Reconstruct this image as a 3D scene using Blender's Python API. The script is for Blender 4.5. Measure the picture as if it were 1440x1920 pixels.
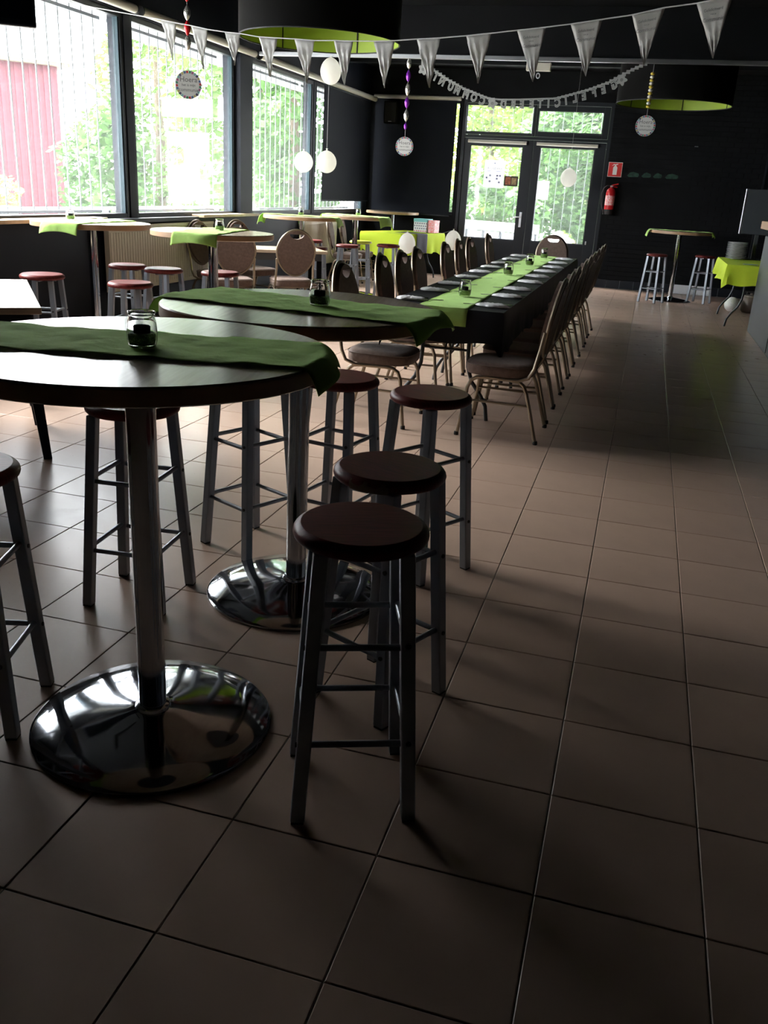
import bpy, bmesh, math, random
from math import sin, cos, pi, radians, sqrt, atan2, exp
from mathutils import Vector, Matrix
from mathutils.geometry import tessellate_polygon
random.seed(7)
for o in list(bpy.data.objects): bpy.data.objects.remove(o)
SC = bpy.context.scene
COL = SC.collection
# ------------------------------------------------------------------ camera
T = 0.37                      # side of one floor tile in metres
F_PX, PITCH, ROLL, YAW = 1644.1016, 0.3538703, 0.0579490, 0.2614898
CAM = Vector((-0.339468, -2.352067, 1.478106))
fw0 = Vector((-sin(YAW), cos(YAW), 0)); r0 = Vector((cos(YAW), sin(YAW), 0)); up = Vector((0, 0, 1))
FW = fw0*cos(PITCH) - up*sin(PITCH); u0 = fw0*sin(PITCH) + up*cos(PITCH)
RT = r0*cos(ROLL) + u0*sin(ROLL); UP = -r0*sin(ROLL) + u0*cos(ROLL)
cd = bpy.data.cameras.new('camera'); cam = bpy.data.objects.new('camera', cd); COL.objects.link(cam)
cam.matrix_world = Matrix(((RT.x, UP.x, -FW.x, CAM.x), (RT.y, UP.y, -FW.y, CAM.y), (RT.z, UP.z, -FW.z, CAM.z), (0, 0, 0, 1)))
cd.sensor_fit = 'VERTICAL'; cd.sensor_height = 36; cd.sensor_width = 27; cd.lens = F_PX/1920*36
cd.clip_start = 0.05; cd.clip_end = 300
SC.camera = cam
# ------------------------------------------------------------------ world, exposure
w = bpy.data.worlds.new('world'); SC.world = w; w.use_nodes = True
bg = w.node_tree.nodes['Background']; bg.inputs[0].default_value = (0.93, 0.965, 1.0, 1); bg.inputs[1].default_value = 20.5
SC.view_settings.view_transform = 'Standard'; SC.view_settings.look = 'None'
SC.view_settings.exposure = 0.0; SC.view_settings.gamma = 1; SC.view_settings.use_curve_mapping = False
# a low, hazy sun behind the left-hand windows
sd = bpy.data.lights.new('sun', 'SUN'); sd.energy = 34.0; sd.angle = radians(38); sd.color = (1, .97, .92)
sun = bpy.data.objects.new('sun', sd); COL.objects.link(sun)
sun.rotation_euler = Vector((0.80, -0.16, -0.66)).to_track_quat('-Z', 'Y').to_euler(); sun.location = (-12, 8, 12)

# ------------------------------------------------------------------ materials
def N(nt, t, **k):
    n = nt.nodes.new(t)
    for a, b in k.items(): setattr(n, a, b)
    return n
MATS = {}
def mat(name, col, rough=.5, metal=0, spec=.5, noise=None, bump=None, trans=0, coat=0, sheen=0, ior=1.45, col2=None, stretch=None, rnoise=0, emis=None, bdist=.01):
    m = bpy.data.materials.new(name); m.use_nodes = True; nt = m.node_tree; b = nt.nodes['Principled BSDF']
    b.inputs['Base Color'].default_value = (*col, 1); b.inputs['Roughness'].default_value = rough
    b.inputs['Metallic'].default_value = metal; b.inputs['Specular IOR Level'].default_value = spec
    b.inputs['Transmission Weight'].default_value = trans; b.inputs['IOR'].default_value = ior
    b.inputs['Coat Weight'].default_value = coat; b.inputs['Sheen Weight'].default_value = sheen
    if noise or bump or rnoise:
        tc = N(nt, 'ShaderNodeTexCoord'); mp = N(nt, 'ShaderNodeMapping')
        nt.links.new(tc.outputs['Object'], mp.inputs[0])
        if stretch: mp.inputs['Scale'].default_value = stretch
    if noise:
        nz = N(nt, 'ShaderNodeTexNoise'); nz.inputs['Scale'].default_value = noise[0]; nz.inputs['Detail'].default_value = 5
        nt.links.new(mp.outputs[0], nz.inputs[0])
        cr = N(nt, 'ShaderNodeValToRGB'); a = noise[1]
        c2 = col2 or tuple(c*(1-a) for c in col)
        cr.color_ramp.elements[0].position = .35; cr.color_ramp.elements[1].position = .65
        cr.color_ramp.elements[0].color = (*c2, 1); cr.color_ramp.elements[1].color = (*[min(1, c*(1+a*.5)) for c in col], 1)
        nt.links.new(nz.outputs['Fac'], cr.inputs[0]); nt.links.new(cr.outputs[0], b.inputs['Base Color'])
    if bump:
        nb = N(nt, 'ShaderNodeTexNoise'); nb.inputs['Scale'].default_value = bump[0]; nb.inputs['Detail'].default_value = 4
        nt.links.new(mp.outputs[0], nb.inputs[0])
        bp = N(nt, 'ShaderNodeBump'); bp.inputs['Strength'].default_value = bump[1]; bp.inputs['Distance'].default_value = bdist
        nt.links.new(nb.outputs['Fac'], bp.inputs['Height']); nt.links.new(bp.outputs[0], b.inputs['Normal'])
    if rnoise:
        nr = N(nt, 'ShaderNodeTexNoise'); nr.inputs['Scale'].default_value = 9; nr.inputs['Detail'].default_value = 6
        nt.links.new(mp.outputs[0], nr.inputs[0])
        mr = N(nt, 'ShaderNodeMapRange'); mr.inputs['From Min'].default_value = .3; mr.inputs['From Max'].default_value = .7
        mr.inputs['To Min'].default_value = max(0, rough-rnoise); mr.inputs['To Max'].default_value = rough+rnoise
        nt.links.new(nr.outputs['Fac'], mr.inputs[0]); nt.links.new(mr.outputs[0], b.inputs['Roughness'])
    MATS[name] = m
    return m
def trl(name, col, fac, rough=.8, bump=None, noise=None):       # cloth / leaf that lets light through
    m = mat(name, col, rough, bump=bump, noise=noise); nt = m.node_tree
    b = nt.nodes['Principled BSDF']; out = nt.nodes['Material Output']
    t = N(nt, 'ShaderNodeBsdfTranslucent'); t.inputs[0].default_value = (*col, 1); mx = N(nt, 'ShaderNodeMixShader'); mx.inputs[0].default_value = fac
    nt.links.new(b.outputs[0], mx.inputs[1]); nt.links.new(t.outputs[0], mx.inputs[2]); nt.links.new(mx.outputs[0], out.inputs[0])
    return m
def pane_mat(name, tint=(1, 1, 1), veil=0):
    m = bpy.data.materials.new(name); m.use_nodes = True; nt = m.node_tree; nt.nodes.remove(nt.nodes['Principled BSDF'])
    out = nt.nodes['Material Output']; t = N(nt, 'ShaderNodeBsdfTransparent'); t.inputs[0].default_value = (*tint, 1)
    g = N(nt, 'ShaderNodeBsdfGlossy'); g.inputs['Roughness'].default_value = .02
    lw = N(nt, 'ShaderNodeLayerWeight'); lw.inputs[0].default_value = .5; pw = N(nt, 'ShaderNodeMath', operation='POWER'); pw.inputs[1].default_value = 5
    ml = N(nt, 'ShaderNodeMath', operation='MULTIPLY_ADD'); ml.inputs[1].default_value = .6; ml.inputs[2].default_value = .04; mx = N(nt, 'ShaderNodeMixShader')
    nt.links.new(lw.outputs['Facing'], pw.inputs[0]); nt.links.new(pw.outputs[0], ml.inputs[0]); nt.links.new(ml.outputs[0], mx.inputs[0]); nt.links.new(t.outputs[0], mx.inputs[1]); nt.links.new(g.outputs[0], mx.inputs[2]); nt.links.new(mx.outputs[0], out.inputs[0])
    if veil:  # translucent share imitates the glare veil over the glass
        tr = N(nt, 'ShaderNodeBsdfTranslucent'); tr.inputs[0].default_value = (.9, .95, 1, 1); m2 = N(nt, 'ShaderNodeMixShader'); m2.inputs[0].default_value = veil
        nt.links.new(mx.outputs[0], m2.inputs[1]); nt.links.new(tr.outputs[0], m2.inputs[2]); nt.links.new(m2.outputs[0], out.inputs[0])
    return m
TILE = mat('floor_tile', (.43, .31, .24), .30, spec=.38, noise=(2.5, .10), bump=(60, .05), rnoise=.03, bdist=.002)
GROUT = mat('grout', (.15, .125, .105), .8)
BLACK = mat('black_wall_paint', (.0045, .0052, .0062), .65, spec=.15, noise=(3, .3), bump=(90, .1), bdist=.003)
NAVY = mat('dark_wall_below_window', (.009, .012, .020), .5, spec=.2, noise=(2, .2))
CEIL = mat('black_ceiling_paint', (.0045, .005, .006), .8, spec=.15)
FRAME = mat('dark_frame_paint', (.011, .014, .019), .42, spec=.35)
TEAL = mat('teal_reflection', (.006, .035, .048), .5)  # teal reflection in the side frame, given as a flat colour
BARM = mat('galvanised_bar', (.24, .26, .27), .5, metal=.3)
PANE = pane_mat('window_glass', veil=.012); VPANE = pane_mat('veiled_window_glass', veil=.010)  # window glare put into the glass as a pale translucent veil
CHROME = mat('chrome', (.50, .52, .55), .09, metal=1)
CHROMEB = mat('scratched_chrome_foot', (.44, .46, .50), .075, metal=1, noise=(6, .2), bump=(4, .03), rnoise=.04)
LEGM = mat('grey_stool_paint', (.23, .25, .28), .36, metal=.5)
SEATW = mat('dark_red_stool_wood', (.13, .024, .022), .42, spec=.14, noise=(14, .35), stretch=(1, 12, 1))
SEATG = mat('lime_lit_stool_seat', (.50, .56, .06), .4)  # lime light on one stool seat, put into its base colour
LAM = mat('light_oak_laminate', (.47, .38, .27), .23, spec=.6, noise=(5, .12), stretch=(1, 16, 1))
EDGE = mat('oak_edge_band', (.36, .22, .12), .4)
LIME = trl('lime_fleece_runner', (.43, .66, .16), .28, bump=(18, .8), noise=(9, .12))
MATS['lime_fleece_runner'].node_tree.nodes['Principled BSDF'].inputs['Sheen Weight'].default_value = .8
MATS['lime_fleece_runner'].node_tree.nodes['Principled BSDF'].inputs['Sheen Tint'].default_value = (.6, .9, .35, 1)
YELL = trl('yellow_lime_cloth', (.62, .80, .04), .3, bump=(6, .5))
BLKC = mat('black_paper_cloth', (.007, .007, .010), .6, spec=.22, bump=(8, .35))
GLASS = mat('jar_glass', (1, 1, 1), .02, trans=1, ior=1.45)
GRAN = mat('green_granules', (.10, .20, .06), .6, noise=(220, .6), bump=(300, 1))
GRANL = mat('lime_granules', (.30, .48, .12), .6, noise=(220, .5), bump=(300, 1))
TEA = mat('dark_tealight', (.03, .035, .045), .35, metal=.3)
WAX = mat('white_wax', (.7, .7, .66), .5)
GOLD = mat('champagne_chair_tube', (.30, .245, .18), .33, metal=.75)
UPH = mat('brown_upholstery', (.135, .088, .068), .75, noise=(40, .2), bump=(160, .2), sheen=.1)
UPHD = mat('dark_brown_back_shell', (.13, .092, .072), .6, noise=(60, .08))
RUB = mat('black_rubber', (.012, .012, .012), .6)
GREYT = mat('grey_folding_leg', (.05, .055, .06), .4, metal=.5)
WHITEN = mat('white_paper', (.62, .63, .66), .6, bump=(30, .6))
CUT = mat('dark_cutlery', (.10, .10, .11), .22, metal=1)
PENN = trl('silver_white_foil', (.72, .72, .70), .45, rough=.32, bump=(14, .9))
PENG = trl('grey_white_foil', (.50, .50, .47), .25, rough=.4, bump=(9, .35))
INK = mat('grey_print', (.17, .17, .17), .6)
LETM = trl('pale_grey_card_letters', (.42, .43, .42), .3, rough=.6)
LETI = mat('letter_inlay', (.22, .23, .22), .6)
STR = mat('white_string', (.6, .6, .6), .6)
BALL = trl('white_balloon_latex', (.95, .94, .90), .75, rough=.28)
SHADE = mat('black_shade_fabric', (.004, .004, .004), .85, spec=.1)
SHADEI = mat('lime_shade_lining', (.30, .42, .035), .55)
RED = mat('extinguisher_red', (.55, .012, .018), .3)
REDS = mat('sign_red', (.62, .03, .03), .45)
WHITE = mat('white_plastic', (.75, .75, .73), .45)
CREAM = mat('cream_roller_tube', (.56, .54, .46), .5)
BLIND = mat('black_blind_fabric', (.009, .011, .016), .7, spec=.15, bump=(150, .15))
RAD = mat('cream_radiator', (.66, .63, .52), .45)
OAKL = mat('window_ledge_wood', (.55, .42, .27), .4, noise=(5, .2), stretch=(12, 1, 1))
CNT = mat('dark_grey_counter', (.040, .046, .052), .42)
ALU = mat('aluminium', (.68, .70, .73), .33, metal=1)
PURP = mat('purple_foil', (.22, .03, .42), .25, metal=.6)
SILV = mat('silver_foil', (.75, .75, .70), .25, metal=.8)
REDF = mat('red_foil', (.65, .015, .02), .25, metal=.4)
BEADY = mat('yellow_bead', (.55, .42, .06), .4)
BEADW = mat('white_bead', (.65, .65, .6), .4)
CARD = mat('white_card', (.60, .60, .58), .6)
PAVE = mat('pale_concrete', (.62, .62, .60), .8, noise=(1.5, .12))
BARN = mat('dark_red_cladding', (.085, .013, .022), .6)
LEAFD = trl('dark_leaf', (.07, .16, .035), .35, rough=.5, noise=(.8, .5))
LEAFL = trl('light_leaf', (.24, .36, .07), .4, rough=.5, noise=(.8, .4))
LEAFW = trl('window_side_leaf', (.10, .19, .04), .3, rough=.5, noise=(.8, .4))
BARK = mat('bark', (.10, .075, .05), .9)
BRICKW = mat('pale_brick_house', (.80, .79, .76), .8)
PAPT = trl('backlit_paper', (.80, .80, .82), .6)
CERAM = mat('white_crockery', (.80, .82, .82), .25)

# ------------------------------------------------------------------ mesh helpers
class MB:
    def __init__(s): s.v = []; s.f = []
    def add(s, vs, fs):
        n = len(s.v); s.v += [tuple(v) for v in vs]; s.f += [tuple(i+n for i in f) for f in fs]; return s
    def box(s, x0, x1, y0, y1, z0, z1, M=None):
        vs = [Vector(p) for p in ((x0,y0,z0),(x1,y0,z0),(x1,y1,z0),(x0,y1,z0),(x0,y0,z1),(x1,y0,z1),(x1,y1,z1),(x0,y1,z1))]
        if M: vs = [M @ v for v in vs]
        return s.add(vs, [(0,3,2,1),(4,5,6,7),(0,1,5,4),(1,2,6,5),(2,3,7,6),(3,0,4,7)])
    def bar(s, p0, p1, w, d, side=None):         # square bar between two points
        p0 = Vector(p0); p1 = Vector(p1); a = (p1-p0).normalized(); sd = Vector(side or (1, 0, 0)); b = (sd - a*sd.dot(a)).normalized(); c = a.cross(b)
        vs = []
        for p in (p0, p1):
            for i, j in ((-1,-1),(1,-1),(1,1),(-1,1)): vs.append(p + b*w/2*i + c*d/2*j)
        return s.add(vs, [(0,3,2,1),(4,5,6,7),(0,1,5,4),(1,2,6,5),(2,3,7,6),(3,0,4,7)])
    def tube(s, pts, r, n=8, closed=False, cap=True):
        pts = [Vector(p) for p in pts]; m = len(pts); rs = r if isinstance(r, (list, tuple)) else [r]*m; base = len(s.v); prev = None
        for i, p in enumerate(pts):
            if closed: a = pts[(i+1) % m] - pts[i-1]
            else: a = pts[min(i+1, m-1)] - pts[max(i-1, 0)]
            a.normalize()
            if prev is None: b = a.orthogonal().normalized()
            else: b = (prev - a*prev.dot(a)).normalized()
            prev = b; c = a.cross(b)
            for k in range(n): t = 2*pi*k/n; s.v.append(tuple(p + (b*cos(t) + c*sin(t))*rs[i]))
        for i in range(m if closed else m-1):
            j = (i+1) % m
            for k in range(n): l = (k+1) % n; s.f.append((base+i*n+k, base+i*n+l, base+j*n+l, base+j*n+k))
        if cap and not closed:
            s.f.append(tuple(base+k for k in range(n))[::-1]); s.f.append(tuple(base+(m-1)*n+k for k in range(n)))
        return s
    def cyl(s, p0, p1, r, n=16, r1=None): return s.tube([p0, p1], [r, r if r1 is None else r1], n)
    def lathe(s, prof, n=32, c=(0, 0, 0), cap=True):
        base = len(s.v); m = len(prof)
        for r, z in prof:
            for k in range(n): t = 2*pi*k/n; s.v.append((c[0]+r*cos(t), c[1]+r*sin(t), c[2]+z))
        for i in range(m-1):
            for k in range(n): l = (k+1) % n; s.f.append((base+i*n+k, base+i*n+l, base+(i+1)*n+l, base+(i+1)*n+k))
        if cap:
            if prof[0][0] > 1e-6: s.f.append(tuple(base+k for k in range(n))[::-1])
            if prof[-1][0] > 1e-6: s.f.append(tuple(base+(m-1)*n+k for k in range(n)))
        return s
    def plate(s, outer, holes, th, fn):          # flat outline with holes given in (a, b), thickness th, fn(a, b, t)->xyz
        loops = [outer] + holes; tris = tessellate_polygon([[Vector((a, b, 0)) for a, b in L] for L in loops])
        allp = [p for L in loops for p in L]; n = len(allp); base = len(s.v)
        for t in (-th/2, th/2):
            for a, b in allp: s.v.append(tuple(fn(a, b, t)))
        for t in tris: s.f.append(tuple(base+i for i in t)); s.f.append(tuple(base+n+i for i in reversed(t)))
        o = 0
        for L in loops:
            m = len(L)
            for i in range(m): j = (i+1) % m; s.f.append((base+o+i, base+o+j, base+n+o+j, base+n+o+i))
            o += m
        return s
    def grid(s, nu, nv, fn):
        base = len(s.v)
        for i in range(nu+1):
            for j in range(nv+1): s.v.append(tuple(fn(i/nu, j/nv)))
        for i in range(nu):
            for j in range(nv): a = base+i*(nv+1)+j; s.f.append((a, a+nv+1, a+nv+2, a+1))
        return s
    def mesh(s, name, m, smooth=False):
        me = bpy.data.meshes.new(name); me.from_pydata(s.v, [], s.f); me.materials.append(m)
        bm = bmesh.new(); bm.from_mesh(me); bmesh.ops.recalc_face_normals(bm, faces=bm.faces); bm.to_mesh(me); bm.free()
        if smooth:
            for p in me.polygons: p.use_smooth = True
            try: me.set_sharp_from_angle(angle=radians(40))
            except Exception: pass
        return me
    def obj(s, name, m, parent=None, smooth=False, bevel=0, loc=None, rot=None, seg=2, solid=0):
        o = bpy.data.objects.new(name, s.mesh(name, m, smooth)); COL.objects.link(o)
        if parent: o.parent = parent
        if loc: o.location = loc
        if rot: o.rotation_euler = rot
        if solid: md = o.modifiers.new('t', 'SOLIDIFY'); md.thickness = solid; md.offset = 0
        if bevel: md = o.modifiers.new('b', 'BEVEL'); md.width = bevel; md.segments = seg; md.limit_method = 'ANGLE'
        return o
def tag(o, label=None, cat=None, group=None, kind=None):
    if label: o['label'] = label
    if cat: o['category'] = cat
    if group: o['group'] = group
    if kind: o['kind'] = kind
    return o
def thing(name, label, cat, loc=(0, 0, 0), rz=0, group=None, kind=None):
    o = bpy.data.objects.new(name, None); COL.objects.link(o); o.location = loc; o.rotation_euler = (0, 0, rz); o.empty_display_size = .1
    return tag(o, label, cat, group, kind)
def struct(o, label=None, cat='structure'):
    o['kind'] = 'structure'
    if label: o['label'] = label; o['category'] = cat
    return o
KIDS = {}
def children(o): return [c for c in bpy.data.objects if c.parent == o]
def dup(o, loc, rz, label=None, group=None, scale=None):
    def rec(a, par):
        c = a.copy(); COL.objects.link(c)
        if par: c.parent = par
        if a not in KIDS: KIDS[a] = children(a)
        for ch in KIDS[a]: rec(ch, c)
        return c
    r = rec(o, None); r.location = loc; r.rotation_euler = (0, 0, rz)
    if scale: r.scale = scale
    if label: r['label'] = label
    if group: r['group'] = group
    return r
def circ(r, n=32, c=(0, 0), ry=None): return [(c[0]+r*cos(2*pi*k/n), c[1]+(ry or r)*sin(2*pi*k/n)) for k in range(n)]
def text(name, body, size, m, parent, M, ext=.0008, align='CENTER', bold=0):
    cu = bpy.data.curves.new(name, 'FONT'); cu.body = body; cu.size = size; cu.align_x = align; cu.align_y = 'CENTER'; cu.extrude = ext; cu.resolution_u = 2; cu.offset = bold
    t = bpy.data.objects.new('tmp', cu); COL.objects.link(t); bpy.context.view_layer.update()
    me = bpy.data.meshes.new_from_object(t.evaluated_get(bpy.context.evaluated_depsgraph_get())); bpy.data.objects.remove(t)
    me.materials.clear(); me.materials.append(m); me.name = name
    o = bpy.data.objects.new(name, me); COL.objects.link(o)
    if parent: o.parent = parent
    o.matrix_local = M
    return o
def frameM(o, x, y):                 # matrix with local x along x, y along y
    x = Vector(x).normalized(); y = Vector(y); y = (y - x*y.dot(x)).normalized(); z = x.cross(y)
    return Matrix(((x.x, y.x, z.x, o[0]), (x.y, y.y, z.y, o[1]), (x.z, y.z, z.z, o[2]), (0, 0, 0, 1)))
def pix(p):
    d = Vector(p) - CAM; z = d.dot(FW)
    return (720 + F_PX*d.dot(RT)/z, 960 - F_PX*d.dot(UP)/z, z) if z > .1 else None

# ================================================================== the room
XL, XR, YB, YF, ZC = -5.5, 3.4, 14.4, -6.0, 3.5       # left, right, back, behind the camera, ceiling
floor = MB().box(XL-.2, XR+.2, YF-.2, YB+.2, -.05, -.003).obj('floor', GROUT)
struct(floor)
g = .0032
def tile_prof(mb, x, y, dz=0):
    a, b, c = g/2, .002, T
    vs = [(x+a, y+a, -.012), (x+c-a, y+a, -.012), (x+c-a, y+c-a, -.012), (x+a, y+c-a, -.012),
          (x+a, y+a, -.0015+dz), (x+c-a, y+a, -.0015+dz), (x+c-a, y+c-a, -.0015+dz), (x+a, y+c-a, -.0015+dz),
          (x+a+b, y+a+b, dz), (x+c-a-b, y+a+b, dz), (x+c-a-b, y+c-a-b, dz), (x+a+b, y+c-a-b, dz)]
    fs = [(0,1,5,4),(1,2,6,5),(2,3,7,6),(3,0,4,7),(4,5,9,8),(5,6,10,9),(6,7,11,10),(7,4,8,11),(8,9,10,11)]
    mb.add(vs, fs)
cells = []
for i in range(math.floor(XL/T), math.ceil(XR/T)):
    for j in range(math.floor(YF/T), math.ceil(YB/T)):
        x, y = i*T, j*T; p = pix((x+T/2, y+T/2, 0)); area = 0
        if p and -150 < p[0] < 1590 and 0 < p[1] < 2070:
            ps = [pix(q) for q in ((x, y, 0), (x+T, y, 0), (x+T, y+T, 0), (x, y+T, 0))]
            if all(ps): area = abs(sum(ps[k][0]*ps[(k+1) % 4][1] - ps[(k+1) % 4][0]*ps[k][1] for k in range(4)))/2
        cells.append((area, x, y))
cells.sort(reverse=True)
mb = MB(); tile_prof(mb, 0, 0); tme = mb.mesh('tile', TILE)
for a, x, y in cells[:300]:
    o = bpy.data.objects.new('tile', tme); COL.objects.link(o); o.parent = floor; o.location = (x, y, 0)
    o.rotation_euler = (random.uniform(-.001, .001), random.uniform(-.001, .001), 0)
mb = MB()
for a, x, y in cells[300:]: tile_prof(mb, x, y)
tag(mb.obj('tile_field', TILE, floor), kind='stuff')
struct(MB().box(XL-.2, XR+.2, YF-.2, YB+.2, ZC, ZC+.15).obj('ceiling', CEIL))
# window wall (left): plinth, piers, lintel and windows
WIN = [(1.85, 3.65), (3.77, 6.17), (6.29, 8.71), (9.08, 11.48), (11.58, 14.2)]
ZS, ZT = 1.03, 2.93
mb = MB().box(XL-.22, XL, YF, YB, 0, ZS).box(XL-.22, XL, YF, YB, ZT, ZC)
ys = [YF] + [v for ab in WIN for v in ab] + [YB]
for k in range(0, len(ys), 2): mb.box(XL-.20, XL+(.04 if k == 6 else -.02), ys[k], ys[k+1], ZS, ZT)
wl = struct(mb.obj('wall_left', NAVY))
struct(MB().box(XL, XL+.012, YF, YB, 0, .10).obj('baseboard_left', BLACK))
for k, (a, b) in enumerate(WIN):
    wn = thing('window_%d' % (k+1), None, None, (XL-.08, (a+b)/2, ZS), 0, kind='structure')
    h = (b-a)/2; H = ZT-ZS
    for nm, bx in (('stile', (-.03, .05, -h, -h+.05, 0, H)), ('stile', (-.03, .05, h-.05, h, 0, H)), ('bottom_rail', (-.03, .05, -h+.05, h-.05, 0, .055)), ('head_rail', (-.03, .05, -h+.05, h-.05, H-.05, H))):
        MB().box(*bx).obj(nm, FRAME, wn, bevel=.004)
    MB().box(-.02, .035, h-.068, h-.05, .055, H-.05).obj('reflection_strip', TEAL, wn)  # painted reflection beside the right stile
    MB().box(-.004, .004, -h+.05, h-.068, .055, H-.05).obj('pane', VPANE, wn)
    # security bars outside
    br = thing('window_bars', 'row of thin galvanised security bars outside window, %s' % ('out of the frame on the left', 'before the red barn', 'before the pale brick house', 'right of the dark pier', 'behind the tall black blind')[k], 'bars', (XL-.30, (a+b)/2, ZS-.05), 0, 'security bars outside the windows')
    n = int((b-a)/.175); sp = (b-a)/n
    for q in range(n): MB().cyl((0, -h+sp*(q+.5), 0), (0, -h+sp*(q+.5), H+.1), .0075, 6).obj('bar', BARM, br, smooth=True)
    MB().box(-.02, .02, -h, h, .10, .125).obj('cross_rail', BARM, br); MB().box(-.02, .02, -h, h, H-.02, H+.01).obj('cross_rail', BARM, br)
    MB().box(.02, .10, -h+.1, -h+.14, .10, .125).box(.02, .10, h-.14, h-.1, .10, .125).obj('bracket', BARM, br)
# wooden window ledges
for a, b, lab in ((YF+3.5, 5.45, 'pale wooden window ledge board under the leftmost window'), (7.45, 9.05, 'pale wooden ledge board below the dark window pier')):
    tag(MB().box(XL+.001, XL+.16, a, b, ZS+.002, ZS+.034).obj('window_ledge', OAKL, bevel=.004), lab, 'ledge')
struct(MB().box(XL, XL+.10, 5.46, 7.44, ZS-.03, ZS+.012).obj('trim_1', FRAME, bevel=.003))
# roller tubes above the windows
for a, b, lab in ((3.3, 6.17, 'cream roller blind tube above the leftmost window'), (6.25, 8.98, 'cream roller blind tube between the leftmost tube and the pier'), (9.1, 14.25, 'cream roller blind tube running to the room corner')):
    t = thing('roller_tube', lab, 'blind tube', (XL+.12, (a+b)/2, 2.955)); h = (b-a)/2
    MB().cyl((0, -h+.02, 0), (0, h-.02, 0), .040, 20).obj('tube', CREAM, t, smooth=True)
    for sgn in (-1, 1):
        MB().cyl((0, sgn*(h-.02), 0), (0, sgn*h, 0), .046, 20).obj('end_cap', RUB, t, smooth=True)
        MB().box(-.119, 0, sgn*(h-.03)-.01, sgn*(h-.03)+.01, -.012, .012).obj('bracket', FRAME, t)
# black blind on the last left window
t = thing('roller_blind', 'black roller blind pulled down over the left-wall window next to the corner', 'blind', (XL+.07, 13.0, 1.24))
MB().box(-.0015, .0015, -1.33, 1.15, 0, 1.66).obj('fabric', BLIND, t); MB().box(-.008, .008, -1.33, 1.15, -.02, .0).obj('bottom_bar', FRAME, t)
# back wall with door opening and blind window
WY = YB
mb = MB()
DX0, DX1, DZ = -3.80, -1.18, 3.03
BX0, BX1, BZ0, BZ1 = -5.36, -3.86, 1.07, 3.0
mb.box(XL-.2, BX0, WY, WY+.2, 0, ZC).box(BX0, DX0, WY, WY+.2, 0, BZ0).box(BX1, DX0, WY, WY+.2, BZ0, ZC).box(BX0, BX1, WY, WY+.2, BZ1, ZC).box(DX0, DX1, WY, WY+.2, DZ, ZC).box(DX1, XR, WY+.02, WY+.2, 0, ZC)
wb = struct(mb.obj('wall_back', BLACK))
mb = MB()                                                       # painted brickwork right of the doors
bw, bh = .235, .078; z = .15; row = 0
while z < ZC-.01:
    x = DX1 + .002 - (bw/2 if row % 2 else 0)
    while x < XR:
        a, b = max(x+.004, DX1), min(x+bw-.004, XR)
        if b-a > .02: d = random.uniform(0, .004); mb.box(a, b, WY+.002-d*.4, WY+.03, z+.004, min(z+bh-.004, ZC))
        x += bw
    z += bh; row += 1
tag(mb.obj('brickwork', BLACK, wb), kind='stuff')
bt = thing('baseboard_back', None, None, (DX1, WY, 0), kind='structure')
x = .0
while DX1+x < XR:
    MB().box(x+.003, x+.237, -.014, .019, .004, .147).obj('tile', FRAME, bt, bevel=.002); x += .24
MB().box(0, XR-DX1, -.006, .019, 0, .14).obj('joint_bed', WHITEN, bt)
struct(MB().box(1.37, 1.40, WY-.03, WY, .15, ZC).obj('trim_2', FRAME))
struct(MB().box(XR, XR+.2, YF, YB+.2, 0, ZC).obj('wall_right', BLACK)); struct(MB().box(XL-.2, XR+.2, YF-.2, YF, 0, ZC).obj('wall_front', BLACK))
# back corner window with blind
wn = thing('window_7', None, None, ((BX0+BX1)/2, WY+.10, BZ0), kind='structure'); h = (BX1-BX0)/2; H = BZ1-BZ0
for nm, bx in (('stile', (-h, -h+.05, -.03, .03, 0, H)), ('stile', (h-.02, h, -.03, .03, 0, H)), ('bottom_rail', (-h+.05, h-.02, -.03, .03, 0, .05)), ('head_rail', (-h+.05, h-.02, -.03, .03, H-.05, H))):
    MB().box(*bx).obj(nm, FRAME, wn)
MB().box(-h+.05, h-.02, -.004, .004, .05, H-.05).obj('pane', PANE, wn)
t = thing('roller_blind', 'wide black roller blind on the back wall between the corner and the doors', 'blind', (-4.62, WY-.035, 1.06))
MB().box(-.79, .712, -.0015, .0015, 0, 1.93).obj('fabric', BLIND, t); MB().cyl((-.82, 0, 1.96), (.78, 0, 1.96), .035, 16).obj('tube', CREAM, t, smooth=True); MB().box(-.79, .712, -.008, .008, -.02, 0).obj('bottom_bar', FRAME, t)
MB().box(-.81, -.79, -.02, .03, 1.94, 1.98).box(.76, .78, -.02, .03, 1.94, 1.98).obj('bracket', FRAME, t)
# door unit
def leaf(name, x0, x1, z0, z1, gx0, gx1, gz0, gz1, thick=.03, y=.08):
    d = thing(name, None, None, ((x0+x1)/2, WY+y, z0), kind='structure'); c = (x0+x1)/2
    X0, X1, A0, A1, B0, B1 = x0-c, x1-c, gx0-c, gx1-c, gz0-z0, gz1-z0; H = z1-z0
    MB().box(X0, A0, -thick, thick, 0, H).obj('stile', FRAME, d, bevel=.004); MB().box(A1, X1, -thick, thick, 0, H).obj('stile', FRAME, d, bevel=.004)
    MB().box(A0, A1, -thick, thick, 0, B0).obj('bottom_rail', FRAME, d, bevel=.004); MB().box(A0, A1, -thick, thick, B1, H).obj('top_rail', FRAME, d, bevel=.004)
    MB().box(A0, A1, -.004, .004, B0, B1).obj('pane', PANE, d)
    for q in ((A0, A0+.012, B0, B1), (A1-.012, A1, B0, B1), (A0+.012, A1-.012, B0, B0+.012), (A0+.012, A1-.012, B1-.012, B1)):
        MB().box(q[0], q[1], -.018, .018, q[2], q[3]).obj('glazing_bead', FRAME, d)
    return d, c
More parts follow.
